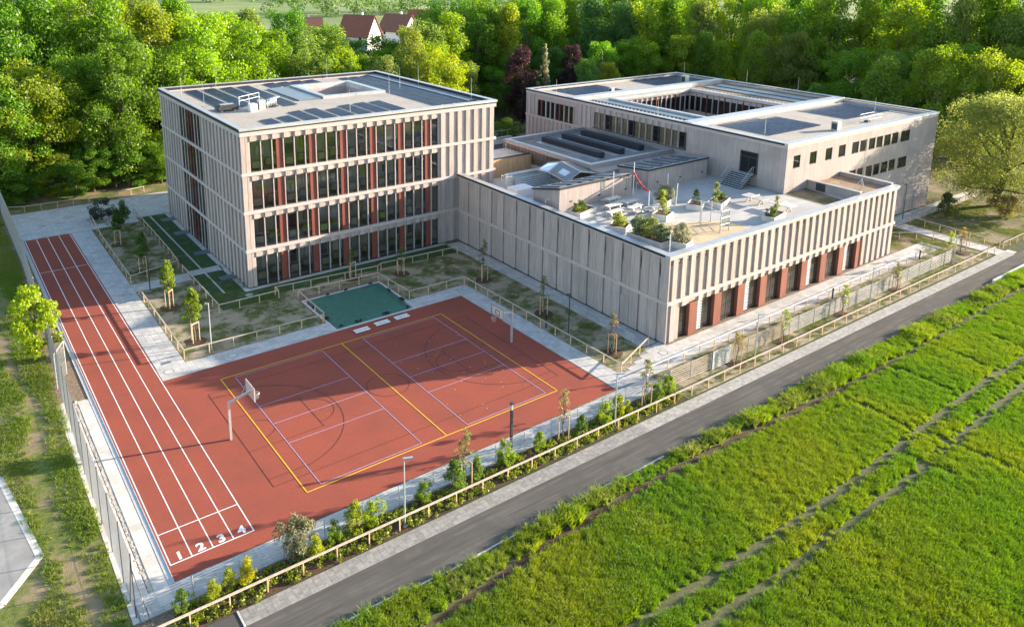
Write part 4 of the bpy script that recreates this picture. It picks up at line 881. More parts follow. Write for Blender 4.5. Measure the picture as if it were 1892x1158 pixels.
# roof
rk = MB()
for a in ((KX0 + .4, KX1 - .4, KY0 + .4, 32.0), (KX0 + .4, KX1 - .4, 56.4, KY1 - .4), (78.3, 96.2, 33.6, 34.3), (78.3, 96.2, 52.4, 55.0)): rk.box(*a, 13.0, 13.35)
rk = stuff(rk.build('roof', 'gravel', K))
b = MB(); b.box(KX0 + .4, 78.2, 33.6, 55.0, 13.0, 13.33); b.box(96.3, KX1 - .4, 33.6, 55.0, 13.0, 13.33); b.build('brown_roof', 'gravel_brown', rk)
bx('ridge_coping', 'coping', rk, KX0 + .1, KX1 - .1, 32.0, 33.6, 13.2, 14.0); bx('ridge_coping', 'coping', rk, KX0 + .1, KX1 - .1, 55.0, 56.4, 13.2, 14.0)
ring_parts('band', 'wood_band', K, KX0 - .02, KX1 + .02, KY0 - .02, KY1 + .02, .45, 13.3, KT - .24)
bx('fascia', 'fascia', K, KX0 - .10, KX0 + .5, KY0 + .4, KY1 + .1, KT - .24, KT - .02); bx('fascia', 'galv', K, KX0 - .09, KX1 + .1, KY0 - .1, KY0 + .4, KT - .24, KT - .02)
ring_parts('coping', 'coping', K, KX0 - .13, KX1 + .13, KY0 - .13, KY1 + .13, .78, KT - .02, KT + .03)
ring_parts('courtyard_coping', 'coping', rk, 77.7, 96.8, 33.65, 53.0, .7, 13.3, 13.75)
bx('membrane_strip', 'pv_grey', rk, 75.6, 77.6, 34.2, 54.4, 13.33, 13.5)
for i in range(2): bx('membrane_strip', 'pv_grey', rk, 101.2 + i * 3, 103.3 + i * 3, 34.4, 53.6, 13.33, 13.46 + .02 * i)
for i in range(26):
    y = 35 + i * .72
    for x in (74.6, 98.0):
        bx('roof_peg', 'alu', rk, x, x + .12, round(y, 2), round(y, 2) + .12, 13.33, 13.62)
for i in range(7): solar_row(76.4 + i * 1.68, 77.82 + i * 1.68, 23.2, 31.2 if i < 5 else 30.2, 13.35, '%s solar row from the hall side on the near half of the back building roof' % ORD[i], .12, 'pv')
for i in range(7): solar_row(95.0 + i * 1.68, 96.42 + i * 1.68, 23.6, 31.3, 13.35, '%s solar row of the right-hand group on the back building roof' % ORD[i], .12, 'pv')
for i in range(5): solar_row(76.6 + i * 2.05, 78.4 + i * 2.05, 58.0 + (i % 2), 65.2, 13.35, '%s solar row at the far left corner of the back building roof' % ORD[i], .2, 'pv')
for i in range(6): solar_row(95.6 + i * 2.05, 97.4 + i * 2.05, 58.2, 65.6, 13.35, '%s solar row at the far right corner of the back building roof' % ORD[i], .2, 'pv')
for x, y, s, w in ((86.3, 20.0, .9, 'near the front edge of the back building roof'), (102.3, 58.6, 1.0, 'at the far white roof strip of the back building'), (82.5, 57.2, .7, 'near the far left solar rows of the back building')):
    t = thing('air_unit', 'boxy grey air unit %s' % w, 'air unit', (x, y, 13.35), 'air units on the back building roof')
    bx('casing', 'concrete', t, x, x + s, y, y + s, 13.45, 13.45 + 1.25 * s); bx('grille', 'anthracite', t, x - .03, x, y + .1, y + s - .1, 13.55, 13.35 + 1.1 * s); bx('foot', 'alu', t, x + .1, x + s - .1, y + .1, y + s - .1, 13.35, 13.45)
t = thing('roof_guard', 'small white guard frame with black base on the back building roof', 'guard rail', (96, 21.2, 13.35))
b = MB(); P = [(95, 20.6), (98.5, 20.6), (98.5, 21.8), (95, 21.8)]
for i in range(4):
    b.tube((*P[i], 13.35), (*P[i], 14.35), .03)
    for zz in (13.85, 14.35): b.tube((*P[i], zz), (*P[(i + 1) % 4], zz), .025)
b.build('frame', 'white_paint', t); bx('base', 'anthracite', t, 95.4, 96, 20.8, 21.4, 13.35, 13.6)
# terrace stairs to the door
t = thing('terrace_stairs', 'grey metal stairs with handrails leading from the terrace to the glass door', 'stairs', (70.6, 22.9, ZD))
n = 8; rise = (9.32 - ZD) / n
for k in range(n):
    xe = 69.55 + (k + 1) * .25 + (.62 if k == n - 1 else 0)
    bx('riser', 'fascia', t, 69.58 + k * .25, xe, 21.92, 24.88, ZD + k * rise, ZD + (k + 1) * rise - .045); bx('step', 'galv', t, 69.55 + k * .25, xe, 21.9, 24.9, ZD + (k + 1) * rise - .045, ZD + (k + 1) * rise)
for y in (21.86, 24.94):
    b = MB(); b.bar((69.5, y, ZD + .95), (71.4, y, 10.3), .05, .05); b.bar((71.4, y, 10.3), (72.0, y, 10.3), .05, .05)
    for k in range(8): x = 69.55 + k * .3; zz = ZD + min(k * .3 * .775, 1.47); b.tube((x, y, zz), (x, y, zz + .92), .014, n=5)
    b.build('handrail', 'galv', t)
# ------------------------------------------------------------------ rails, fences, lamps
def rail(name, label, pts, h=.85, step=2.05, m='larch', mr='larch_weathered', w=.10):
    t = thing(name, label, 'railing', (*pts[0], 0), 'timber rails'); acc = 0
    for a, c in zip(pts[:-1], pts[1:]):
        a, c = Vector(a), Vector(c); Ln = (c - a).length; n = max(1, round(Ln / step))
        for i in range(n + (1 if c == Vector(pts[-1]) else 0)):
            p = a + (c - a) * i / n; bx('post', m, t, round(p.x - .035, 3), round(p.x - .035, 3) + .07, round(p.y - .035, 3), round(p.y - .035, 3) + .07, -.05, h)
        b = MB(); d = (c - a).normalized() * .04; b.bar((a.x - d.x, a.y - d.y, h + .035), (c.x + d.x, c.y + d.y, h + .035), w, .07); b.build('rail', mr, t)
    return t
rail('timber_railing', 'long timber railing between planting bed and paver strip along the road', [(-2.4, 3.72), (37, 3.36), (95.2, 3.05)], w=.13)
rail('timber_railing', 'timber railing continuing along the road right of the path opening', [(98, 3.2), (118, 2.95)])
rail('timber_railing', 'timber railing around the shaded lawn beside the far half of the track', [(8.0, 77.3), (7.6, 68.3), (7.52, 53.2), (12.9, 55.0), (13.1, 60), (13.25, 78)])
rail('timber_railing', 'timber railing around the lawn with two leafy young trees beside the track', [(7.5, 49.4), (7.5, 33.1), (20.3, 32.7)])
rail('timber_railing', 'timber railing stepping along the dark turf below the tall block windows', [(12.9, 53.3), (12.9, 40.6), (19.0, 40.6), (19.0, 41.6), (30.5, 40.7), (31.2, 41.2), (41.2, 40.7)])
rail('timber_railing', 'timber railing framing the green pit cover and the right side of the court', [(20.55, 33.0), (20.6, 39.4), (29.6, 38.9), (29.9, 32.7), (36.7, 32.6), (36.95, 9.2), (42.5, 11.25)])
rail('timber_railing', 'light railing along the path in front of the hall windows', [(38.8, 7.5), (60, 7.6), (87.2, 7.75)], mr='white_paint', w=.09)
rail('metal_railing', 'thin grey railing along the shaded foot of the hall wall', [(41.85, 12.5), (41.85, 39)], .8, 3.2, 'galv', 'galv', .04)
rail('timber_railing', 'timber railing at the far end of the plaza below the wood', [(-.9, 88.1), (1.4, 87.1), (11.3, 86.9), (17, 88.5)])
rail('timber_railing', 'railing on the left side of the path to the road at the right', [(94.7, 3.6), (94.5, 10), (87, 15.1)])
rail('timber_railing', 'railing on the park side of the path to the road at the right', [(98, 3.6), (98.2, 9), (98.6, 15.0)])
rail('timber_railing', 'railing along the path below the punched windows at the right', [(101, 15.2), (120, 15.2)])

ball = thing('mesh_fence', 'tall grey mesh fence along the left side of the running track', 'fence', (-2.45, 6, 0))
def mesh_panel(parent, a, c, z0, z1, pitch, rad, hz, m='galv'):
    b = MB(); a, c = Vector((*a, 0)), Vector((*c, 0)); L = (c - a).length; n = max(1, int(L / pitch)); d = (c - a) / L
    s = Vector((-d.y, d.x, 0)) * rad
    for i in range(n):
        p = a + d * (i + .5) * L / n; q = d * rad
        b.add([p - q + Vector((0, 0, z0)), p + q + Vector((0, 0, z0)), p + q + Vector((0, 0, z1)), p - q + Vector((0, 0, z1)), p - s + Vector((0, 0, z0)), p + s + Vector((0, 0, z0)), p + s + Vector((0, 0, z1)), p - s + Vector((0, 0, z1))], [(0, 1, 2, 3), (4, 5, 6, 7)])
    for z in np.arange(z0, z1 + .01, hz): b.bar((a.x, a.y, z), (c.x, c.y, z), rad * 2.2, rad * 2.2)
    return b.build('mesh_panel', m, parent)
FP = [(-2.46, 6.05)]
y = 6.05
while y < 88:
    y += 2.95; x = -2.46 + (1.25 * min(1, max(0, (y - 20) / 45))); FP.append((x, y))
for i, (x, y) in enumerate(FP):
    b = MB(); b.tube((x, y, -.1), (x, y, 3.95), .032, n=6); b.build('post', 'anthracite' if i < 9 else 'galv', ball)
    if i + 1 < len(FP): mesh_panel(ball, (x, y), FP[i + 1], .08, 3.9 if i > 9 else 3.9, .07 if i < 9 else .05, .0036 if i < 9 else .0045, .4, 'alu')
b = MB(); b.tube((-2.46, 6.05, 3.6), (-2.46, 7.4, 0), .03); b.build('brace', 'anthracite', ball)
b = MB(); b.tube((-2.46, 6.05, 3.0), (-1.9, 5.0, 0), .03); b.build('brace', 'anthracite', ball)
gt = thing('fence_gate', 'narrow mesh gate panel standing out from the tall fence beside the track', 'gate', (-1.9, 36.5, 0))
b = MB()
for p in ((-2.2, 34), (-1.2, 36.2)): b.tube((*p, 0), (*p, 3.0), .04)
b.tube((-2.2, 34, 3), (-1.2, 36.2, 3), .03); b.build('frame', 'galv', gt); mesh_panel(gt, (-2.2, 34), (-1.2, 36.2), .1, 2.95, .05, .004, .4)

wf = thing('wire_fence', 'low fence of thin horizontal wires between court paving and planting bed', 'fence', (10, 5.46, 0))
for i in range(16):
    x = -2.2 + i * 2.56; b = MB(); b.tube((x, 5.47, -.05), (x, 5.47, 1.55), .03, n=6); b.build('post', 'galv', wf)
    if i < 15:
        b = MB()
        for k in range(9): b.bar((x, 5.47, .15 + k * .17), (x + 2.56, 5.47, .15 + k * .17), .015, .015)
        b.build('wires', 'galv', wf)
sf = thing('bar_fence', 'fence of pale horizontal bars in front of the hall windows', 'fence', (60, 4.9, 0))
xs_ = [38.5 + i * 2.6 for i in range(20)]
for i, x in enumerate(xs_):
    yy = 5.15 - .006 * (x - 38)
    bx('post', 'alu', sf, x, x + .06, yy, yy + .06, -.05, 1.62)
    if i + 1 < len(xs_) and i != 2:
        for k in range(8): bx('bar', 'larch_weathered' if i < 6 else 'kerb', sf, x + .06, x + 2.6, yy + .01, yy + .05, round(.16 + k * .195, 3), round(.16 + k * .195, 3) + .05)
g2 = thing('fence_gate', 'white framed gate in the pale bar fence near the hall corner', 'gate', (44.8, 5.0, 0))
x = xs_[2]; yy = 4.98
for a in (x + .1, x + 2.46): bx('frame_post', 'white_paint', g2, a, a + .07, yy, yy + .07, .05, 1.75)
for k in range(9): bx('bar', 'white_paint', g2, x + .17, x + 2.46, yy + .01, yy + .05, .12 + k * .19, .16 + k * .19)

def lamp(x, y, h, label, m='galv', ang=0., arm=.55):
    t = thing('street_lamp', label, 'lamp', (x, y, 0), 'slim pole lamps'); b = MB(); b.tube((x, y, -.05), (x, y, h), .06, .045, 8); b.build('pole', m, t, smooth=False)
    dx, dy = math.cos(ang) * arm, math.sin(ang) * arm; b = MB(); b.bar((x - dx * .1, y - dy * .1, h + .03), (x + dx, y + dy, h + .03), .17, .09); b.build('lamp_head', m if m != 'galv' else 'alu', t)
    b = MB(); b.tube((x, y, -.02), (x, y, .03), .16, .16, 10); b.build('base_plate', 'concrete', t)
lamp(12.6, 3.8, 4.65, 'slim grey lamp in the planting bed below the middle of the court', 'galv', -.4)
lamp(30.8, 3.8, 4.4, 'slim grey lamp in the planting bed by the right corner of the court', 'galv', -.4)
lamp(68.6, 4.4, 3.8, 'slim grey lamp by the bar fence in front of the hall windows', 'galv', -.4)
lamp(48.4, 4.0, 4.3, 'slim grey lamp just right of the white gate in the bar fence', 'galv', -.4)
lamp(87.4, 4.4, 3.5, 'slim grey lamp past the far end of the bar fence', 'galv', -.4)
lamp(10.0, 33.7, 4.3, 'slim lamp in the lawn beside the staked tree nearest the court', 'galv', 2.5, .3)
lamp(8.7, 50.0, 4.2, 'dark lamp at the paved opening between the two lawns', 'anthracite', 2.5, .3)
lamp(38.2, 17.35, 3.95, 'dark lamp standing in the lawn strip beside the hall wall', 'anthracite', 2.8, .3)
lamp(99.3, 16.4, 5.0, 'black lamp behind the far right corner of the hall', 'anthracite', 2.8, .4)
t = thing('light_column', 'dark square light column between court and planting bed', 'lamp', (22.9, 6.4, 0))
bx('column', 'anthracite', t, 22.83, 22.99, 6.3, 6.46, -.05, 3.0); bx('light_unit', 'galv', t, 22.84, 22.98, 6.31, 6.45, 3.0, 3.4); bx('cap', 'anthracite', t, 22.8, 23.02, 6.27, 6.49, 3.4, 3.55)
for x, y, w in ((37.25, 19.5, 'in the lawn beside the right court paving'), (66.4, 7.3, 'under the middle of the light railing by the hall'), (85.6, 7.5, 'at the far end of the light railing by the hall')):
    t = thing('bollard_light', 'short black bollard light %s' % w, 'bollard', (x, y, 0), 'bollard lights'); b = MB(); b.tube((x, y, -.05), (x, y, .95), .08, .08, 10); b.build('post', 'anthracite', t); b = MB(); b.tube((x, y, .95), (x, y, 1.12), .1, .1, 10); b.build('head', 'rubber', t)
t = thing('litter_bin', 'grey round litter bin at the right corner of the court paving', 'bin', (37.4, 6.9, 0))
b = MB(); b.tube((37.4, 6.9, .05), (37.4, 6.9, .85), .24, .26, 14); b.build('body', 'galv', t); b = MB(); b.tube((37.4, 6.9, .85), (37.4, 6.9, .93), .27, .2, 14); b.build('lid', 'alu', t)
wb = thing('barrier_beam', 'white beam barrier along the verge at the far right of the road', 'barrier', (85, -.85, 0))
for i in range(10): bx('beam', 'white_paint', wb, 85 + i * 2.5, 87.47 + i * 2.5, -1.0 - .012 * i, -.75 - .012 * i, .0, .38)

# basketball posts
def basket(x, y, s, label):
    t = thing('basketball_hoop', label, 'basketball hoop', (x, y, 0), 'basketball hoops')
    b = MB(); b.bar((x, y, -.05), (x, y, 3.0), .17, .17); b.build('post', 'alu', t)
    b = MB(); b.bar((x - s * .05, y, 2.95), (x + s * 1.6, y, 3.35), .14, .16); b.build('arm', 'alu', t)
    b = MB(); b.tube((x + s * .9, y, 3.2), (x + s * 1.62, y - .6, 3.85), .025); b.tube((x + s * .9, y, 3.2), (x + s * 1.62, y + .6, 3.85), .025); b.build('strut', 'alu', t)
    bd = bx('backboard', 'board', t, x + s * 1.62 - .03, x + s * 1.62 + .03, y - .9, y + .9, 2.9, 3.95)
    b = MB(); f = x + s * 1.66
    for a, c in (((y - .3, 3.15), (y + .3, 3.15)), ((y - .3, 3.6), (y + .3, 3.6)), ((y - .3, 3.15), (y - .3, 3.6)), ((y + .3, 3.15), (y + .3, 3.6)), ((y - .86, 2.94), (y + .86, 2.94)), ((y - .86, 3.91), (y + .86, 3.91)), ((y - .86, 2.94), (y - .86, 3.91)), ((y + .86, 2.94), (y + .86, 3.91))): b.bar((f, *a), (f, *c), .02, .05)
    b.build('board_marking', 'line_black', bd)
    b = MB(); cx = x + s * 2.05
    P = [(cx + .23 * math.cos(a), y + .23 * math.sin(a), 3.05) for a in np.linspace(0, 2 * math.pi, 15)]
    for p, q_ in zip(P[:-1], P[1:]): b.tube(p, q_, .018, n=5)
    b.bar((x + s * 1.63, y, 3.05), (x + s * 1.83, y, 3.05), .1, .04); rg = b.build('rim', 'alu', t)
    b = MB()
    for i in range(12):
        a = i * math.pi / 6; b.tube((cx + .22 * math.cos(a), y + .22 * math.sin(a), 3.04), (cx + .13 * math.cos(a + .3), y + .13 * math.sin(a + .3), 2.6), .008, n=4)
    b.build('net', 'galv', rg)
basket(6.86, 18.97, 1, 'basketball hoop on a cranked pole at the left end of the court, in sunlight')
basket(32.75, 19.1, -1, 'basketball hoop on a cranked pole at the right end of the court, in shade')
for i, (x, y) in enumerate(((22.6, 29.1), (24.9, 29.35), (27.1, 29.4))):
    t = thing('slatted_seat', '%s low white slatted seat from the left beside the green cover' % ORD[i], 'seat', (x, y, 0), 'white slatted seats')
    for k in range(2): bx('slat', 'white_paint', t, x - .75, x + .75, y - .34 + k * .42, y - .08 + k * .42, .08, .12)
    for s in (-.55, .55): bx('foot', 'galv', t, x + s - .04, x + s + .04, y - .28, y + .28, .02, .08)
# green pit cover
N1, N2 = 70, 64; b = MB(); rg_ = np.random.default_rng(4); FX = [(rg_.uniform(.5, 1.6), rg_.uniform(-1.2, 1.2), rg_.uniform(0, 6), rg_.uniform(.3, 1)) for _ in range(9)]
V = []
for j in range(N2 + 1):
    for i in range(N1 + 1):
        u, w = i / N1, j / N2
        x = (20.8 + 8.2 * u) * (1 - w) + (21.0 + 8.3 * u) * w; y = 30.62 + 7.6 * w
        e = min(u, 1 - u, w, 1 - w); z = .05 + .16 * min(1, e * 9) + sum(.016 * k * (1 - abs(math.sin(a * x * 1.3 + c * y * 1.3 + ph)) ** .5) for a, c, ph, k in FX) * min(1, e * 6 + .15)
        V.append((x, y, z))
b.add(V, [(j * (N1 + 1) + i, j * (N1 + 1) + i + 1, (j + 1) * (N1 + 1) + i + 1, (j + 1) * (N1 + 1) + i) for j in range(N2) for i in range(N1)])
t = thing('pit_cover', 'crumpled dark green tarpaulin covering the square pit beside the court', 'tarpaulin', (25, 34.5, 0)); b.build('sheet', 'tarp', t, smooth=True)
b = MB(); ring(b, 20.55, 29.5, 30.36, 38.5, .2, -.05, .075); b.build('frame', 'kerb', t)
SB = [(.05, 0), (.25, 0), (.3, 0), (.62, 0), (.66, 0), (.94, 0), (0, .3), (0, .33), (0, .72), (1, .25), (1, .3), (1, .62), (1, .66), (.3, 1), (.55, 1), (.9, 1)]
for i, (u, w) in enumerate(SB):
    x, y = 20.85 + 8.2 * u, 30.75 + 7.4 * w
    b = MB(); a = random.random() * 3; dx, dy = .2 * math.cos(a), .2 * math.sin(a)
    b.tube((x - dx, y - dy, .22), (x, y, .27), .07, .11, 7); b.tube((x, y, .27), (x + dx, y + dy, .22), .11, .07, 7)
    tag(b.build('sandbag', 'rubber', None, (x, y, .2), smooth=True), 'small black sandbag, %s %s of the green cover' % ((nth([j for j, (uu, ww) in enumerate(SB) if (uu, ww)[0 if u in (0, 1) and w not in (0, 1) else 1] == (u if u in (0, 1) and w not in (0, 1) else w)].index(i)), 'along the ' + ('court-side edge' if w == 0 else 'building-side edge' if w == 1 else 'left edge' if u == 0 else 'right edge'))), 'sandbag', 'sandbags on the green cover')

# ------------------------------------------------------------------ roof terrace furniture
SHR = [tree_meshes(80 + i, 1.5, .9, 'round', 42, 70, .10) for i in range(3)] + [tree_meshes(90 + i, 2.4, .7, 'upright', 36, 45, .10) for i in range(2)]
def planter(x, y, w, l, a, label, plants):
    t = thing('planter_box', label, 'planter', (x, y, ZD), 'pale planters on the roof terrace'); t.rotation_euler = (0, 0, a)
    def part(nm, b, m):
        me = bpy.data.meshes.new(nm); me.from_pydata(b.v, [], b.f); me.materials.append(MATS[m]); o = bpy.data.objects.new(nm, me); COL.objects.link(o); o.parent = t
    b = MB(); ring(b, -w / 2, w / 2, -l / 2, l / 2, .1, 0, .62); part('box', b, 'apron'); b = MB(); b.box(-w / 2 + .09, w / 2 - .09, -l / 2 + .09, l / 2 - .09, 0, .52); part('earth', b, 'mulch')
    for px, py, k, s, c, lab in plants:
        X, Y = x + px * math.cos(a) - py * math.sin(a), y + px * math.sin(a) + py * math.cos(a); make_tree('terrace_shrub', SHR[k], (X, Y, ZD + .45), random.random() * 6, (s, s, s), c, lab, 'shrub', 'shrubs on the roof terrace')
SG, OG, YG, DG = (.10, .12, .07), (.12, .14, .05), (.15, .17, .03), (.05, .08, .02)
planter(47.3, 25.7, 3.2, 1.5, .25, 'planter at the near corner of the near roof shed', [(-.4, 0, 0, .8, DG, 'dark green shrub in the planter by the near roof shed'), (-1.1, 0, 1, .55, YG, 'low yellowish shrub in the planter by the near roof shed')])
planter(46.9, 19.8, 1.9, 1.9, .5, 'square planter at the left parapet holding one lime green shrub', [(0, 0, 1, 0.9, YG, 'lime green shrub in the square planter at the left parapet')])
planter(46.9, 15.7, 1.9, 4.2, .08, 'large long planter at the left parapet overflowing with grey-green shrubs', [(0, 1.2, 0, 1.25, SG, 'grey-green shrub at the left end of the large planter'), (0, 0, 2, 1.35, OG, 'tall olive shrub in the middle of the large planter'), (.1, -1.3, 1, 1.15, SG, 'greyish shrub at the right end of the large planter')])
planter(48.4, 13.0, 1.6, 1.6, .3, 'small planter in the very corner of the roof terrace', [(0, 0, 2, 1.2, (.13, .13, .09), 'pale flowering shrub in the terrace corner')])
planter(53.4, 19.9, 2.0, 1.7, .35, 'planter with a slim tree in the middle of the terrace', [(0, 0, 3, 1.15, YG, 'slim yellow-green tree in the middle of the terrace')])
planter(57.6, 23.4, 2.4, 1.7, .35, 'planter behind the slim tree with a pale flowering bush', [(0, 0, 0, 1.25, (.16, .16, .11), 'pale flowering bush behind the slim tree on the terrace')])
planter(59.2, 20.2, 2.0, 1.7, .45, 'planter with a low conical shrub beside the climbing frame', [(0, 0, 4, .75, DG, 'low conical shrub in the planter behind the climbing frame')])
planter(62.2, 19.5, 3.2, 1.7, .35, 'wide planter near the stairs with two plants', [(-.8, 0, 3, 1.0, OG, 'slim young tree in the wide planter near the stairs'), (.8, 0, 0, .6, DG, 'small dark shrub in the wide planter near the stairs')])
planter(63.0, 12.9, 3.0, 1.4, .2, 'planter against the road-side parapet of the terrace', [(-.7, 0, 0, .7, DG, 'dark shrub in the planter at the road-side parapet'), (.6, 0, 3, .85, (.15, .16, .08), 'pale upright shrub in the planter at the road-side parapet')])
def picnic(x, y, a, label):
    t = thing('picnic_table', label, 'picnic table', (x, y, ZD), 'picnic tables on the terrace'); t.rotation_euler = (0, 0, a)
    def part(nm, b, m='apron'):
        me = bpy.data.meshes.new(nm); me.from_pydata(b.v, [], b.f); me.materials.append(MATS[m]); o = bpy.data.objects.new(nm, me); COL.objects.link(o); o.parent = t
    b = MB()
    b.box(-1.05, 1.05, -.38, .38, .70, .76); part('table_top', b)
    for s in (-1, 1): b = MB(); b.box(-1.05, 1.05, s * .75 - .15, s * .75 + .15, .42, .47); part('seat', b)
    for s in (-.75, .75): b = MB(); b.bar((s, -.8, .40), (s, .8, .40), .06, .06); b.bar((s, -.55, 0), (s, -.2, .70), .06, .06); b.bar((s, .55, 0), (s, .2, .70), .06, .06); part('leg', b, 'galv')
for (x, y), w in zip(((52.6, 26.5), (50.8, 24.6), (49.4, 23.0), (52.4, 22.9), (54.6, 21.7), (53.4, 24.6)), ('closest to the near roof shed', 'in the middle of the left row', 'at the near end of the left row', 'at the near end of the middle row', 'closest to the slim tree', 'in the middle of the group')):
    picnic(x, y, random.uniform(-.15, .25), 'white picnic table with benches %s' % w)
def pingpong(x, y, label):
    t = thing('table_tennis_table', label, 'table tennis', (x, y, ZD), 'table tennis tables')
    bx('top', 'concrete', t, x - .76, x + .76, y - 1.37, y + 1.37, ZD + .70, ZD + .77); bx('net', 'alu', t, x - .85, x + .85, y - .015, y + .015, ZD + .77, ZD + .93)
    for s in (-.8, .8): b = MB(); b.bar((x - .5, y + s, ZD), (x, y + s, ZD + .7), .12, .12); b.bar((x + .5, y + s, ZD), (x, y + s, ZD + .7), .12, .12); b.build('leg', 'concrete', t)
pingpong(66.3, 17.6, 'table tennis table closer to the stairs'); pingpong(66.5, 14.2, 'table tennis table closer to the road-side parapet')
cf = thing('climbing_frame', 'grey metal climbing frame with net panel on the sand patch', 'climbing frame', (56, 14.8, ZD))
CP = [(54.8, 15.9), (55.5, 16.6), (56.6, 16.1), (57.0, 14.9), (56.1, 13.4), (54.7, 13.4)]
for x, y in CP: b = MB(); b.tube((x, y, ZD), (x, y, ZD + 2.35), .06, n=8); b.build('post', 'galv', cf)
for (a, c), zs in zip(zip(CP, CP[1:] + CP[:1]), ((2.2, 1.4, .7), (2.2,), (2.2, 1.2), (2.2,), (2.2, 1.5, .8), (2.2,))):
    for z in zs: b = MB(); b.tube((*a, ZD + z), (*c, ZD + z), .04, n=6); b.build('bar', 'galv', cf)
b = MB()
for i in range(9): f = i / 8; b.tube((57 - .9 * f, 14.9 - 1.5 * f, ZD + .4), (57 - .9 * f, 14.9 - 1.5 * f, ZD + 2.1), .015, n=4)
for k in range(8): b.tube((57, 14.9, ZD + .4 + k * .24), (56.1, 13.4, ZD + .4 + k * .24), .015, n=4)
b.build('net', 'anthracite', cf)
MA = [(56.9, 27.5, 4.0, 'tall white mast at the right end of the near roof shed holding the red sail'), (54.2, 22.6, 2.2, 'short white mast at the low end of the rolled red sail'), (53.6, 27.5, 3.4, 'white mast in front of the middle of the near roof shed'), (58.2, 22.2, 2.5, 'leaning white mast beside the pale flowering bush'), (46.0, 12.4, 1.9, 'thin mast in the near corner of the terrace'), (61.1, 26.0, 2.4, 'thin mast between the far roof shed and the planters')]
for x, y, h, lab in MA:
    t = thing('sail_mast', lab, 'mast', (x, y, ZD), 'masts on the terrace'); b = MB(); b.tube((x, y, ZD), (x + (.15 if 'leaning' in lab else 0), y, ZD + h), .055, .045, 8); b.build('pole', 'white_paint', t); b = MB(); b.tube((x, y, ZD), (x, y, ZD + .05), .14, .14, 10); b.build('foot', 'galv', t)
t = thing('furled_sail', 'rolled-up red sun sail sloping between two white masts', 'sun sail', (55.5, 25, ZD))
b = MB(); A, Cc = Vector((56.9, 27.5, ZD + 2.75)), Vector((54.2, 22.6, ZD + 2.15))
for i in range(12):
    p, q_ = A.lerp(Cc, i / 12), A.lerp(Cc, (i + 1) / 12); sg = lambda f: Vector((0, 0, -.35 * math.sin(math.pi * f)))
    b.tube(p + sg(i / 12), q_ + sg((i + 1) / 12), .10 + .03 * math.sin(i * 2), .10 + .03 * math.sin((i + 1) * 2), 7)
b.build('roll', 'red_cloth', t, smooth=True)
for x, y, lab in ((58.6, 28.6, 'white tubular hoop between the two roof sheds'), (45.3, 29.5, 'white tubular hoop at the side of the near roof shed')):
    t = thing('bike_hoop', lab, 'hoop', (x, y, ZD)); b = MB(); b.tube((x, y, ZD), (x, y, ZD + 1), .03); b.tube((x + 1.0, y, ZD), (x + 1.0, y, ZD + 1), .03); b.tube((x, y, ZD + 1), (x + 1.0, y, ZD + 1), .03); b.build('frame', 'white_paint', t)
t = thing('antenna_mast', 'slim mast on a tripod foot on the brown roof at the hall end', 'mast', (79.8, 12.6, 8.3))
b = MB(); b.tube((79.8, 12.6, 8.3), (79.8, 12.6, 14.6), .05, .02, 6); b.build('pole', 'galv', t); b = MB()
for k in range(3): a = k * 2.1; b.tube((79.8 + .9 * math.cos(a), 12.6 + .9 * math.sin(a), 8.34), (79.8, 12.6, 9.7), .03)
b.build('legs', 'alu', t)

# ------------------------------------------------------------------ young staked trees and bed planting
YT = [tree_meshes(130 + i, 4.6, .95, 'upleaf', 50, 70, .14) for i in range(2)]; YS = [tree_meshes(140 + i, 4.4, .75, 'upleaf', 26, 26, .11) for i in range(3)]
def staked(x, y, h, dense, col, where, k, r=1.0):
    ms = (YT if dense else YS)[k % (2 if dense else 3)]
    o = make_tree('young_tree', ms, (x, y, 0), random.random() * 6, (r, r, h / 4.6), col, 'young %s tree %s' % ('leafy' if dense else 'sparse', where), 'tree', 'young staked trees')
    t = thing('tree_stake', 'stakes of young tree %s' % where, 'tree stake', (x, y, 0), 'tree stakes'); P = []
    a0 = random.random() * 2
    for i in range(3):
        a = a0 + i * 2.094; px, py = x + .42 * math.cos(a), y + .42 * math.sin(a); P.append((px, py)); b = MB(); b.tube((px, py, -.1), (px, py, 1.95), .045, .04, 6); b.build('stake', 'larch', t)
    for i in range(3): b = MB(); b.bar((*P[i], 1.86), (*P[(i + 1) % 3], 1.86), .03, .09); b.build('crossbar', 'larch_weathered', t)
    b = MB(); rgn = random.Random(int(x * 10)); n = 14; ringp = [(x + (.8 + .3 * rgn.random()) * math.cos(2 * math.pi * i / n), y + (.8 + .3 * rgn.random()) * math.sin(2 * math.pi * i / n)) for i in range(n)]
    b.add([(px, py, .012) for px, py in ringp] + [(x, y, .09)], [(i, (i + 1) % n, n) for i in range(n)]); b.build('mulch', 'mulch', t)
YGR = (.125, .160, .025); OL = (.115, .115, .05)
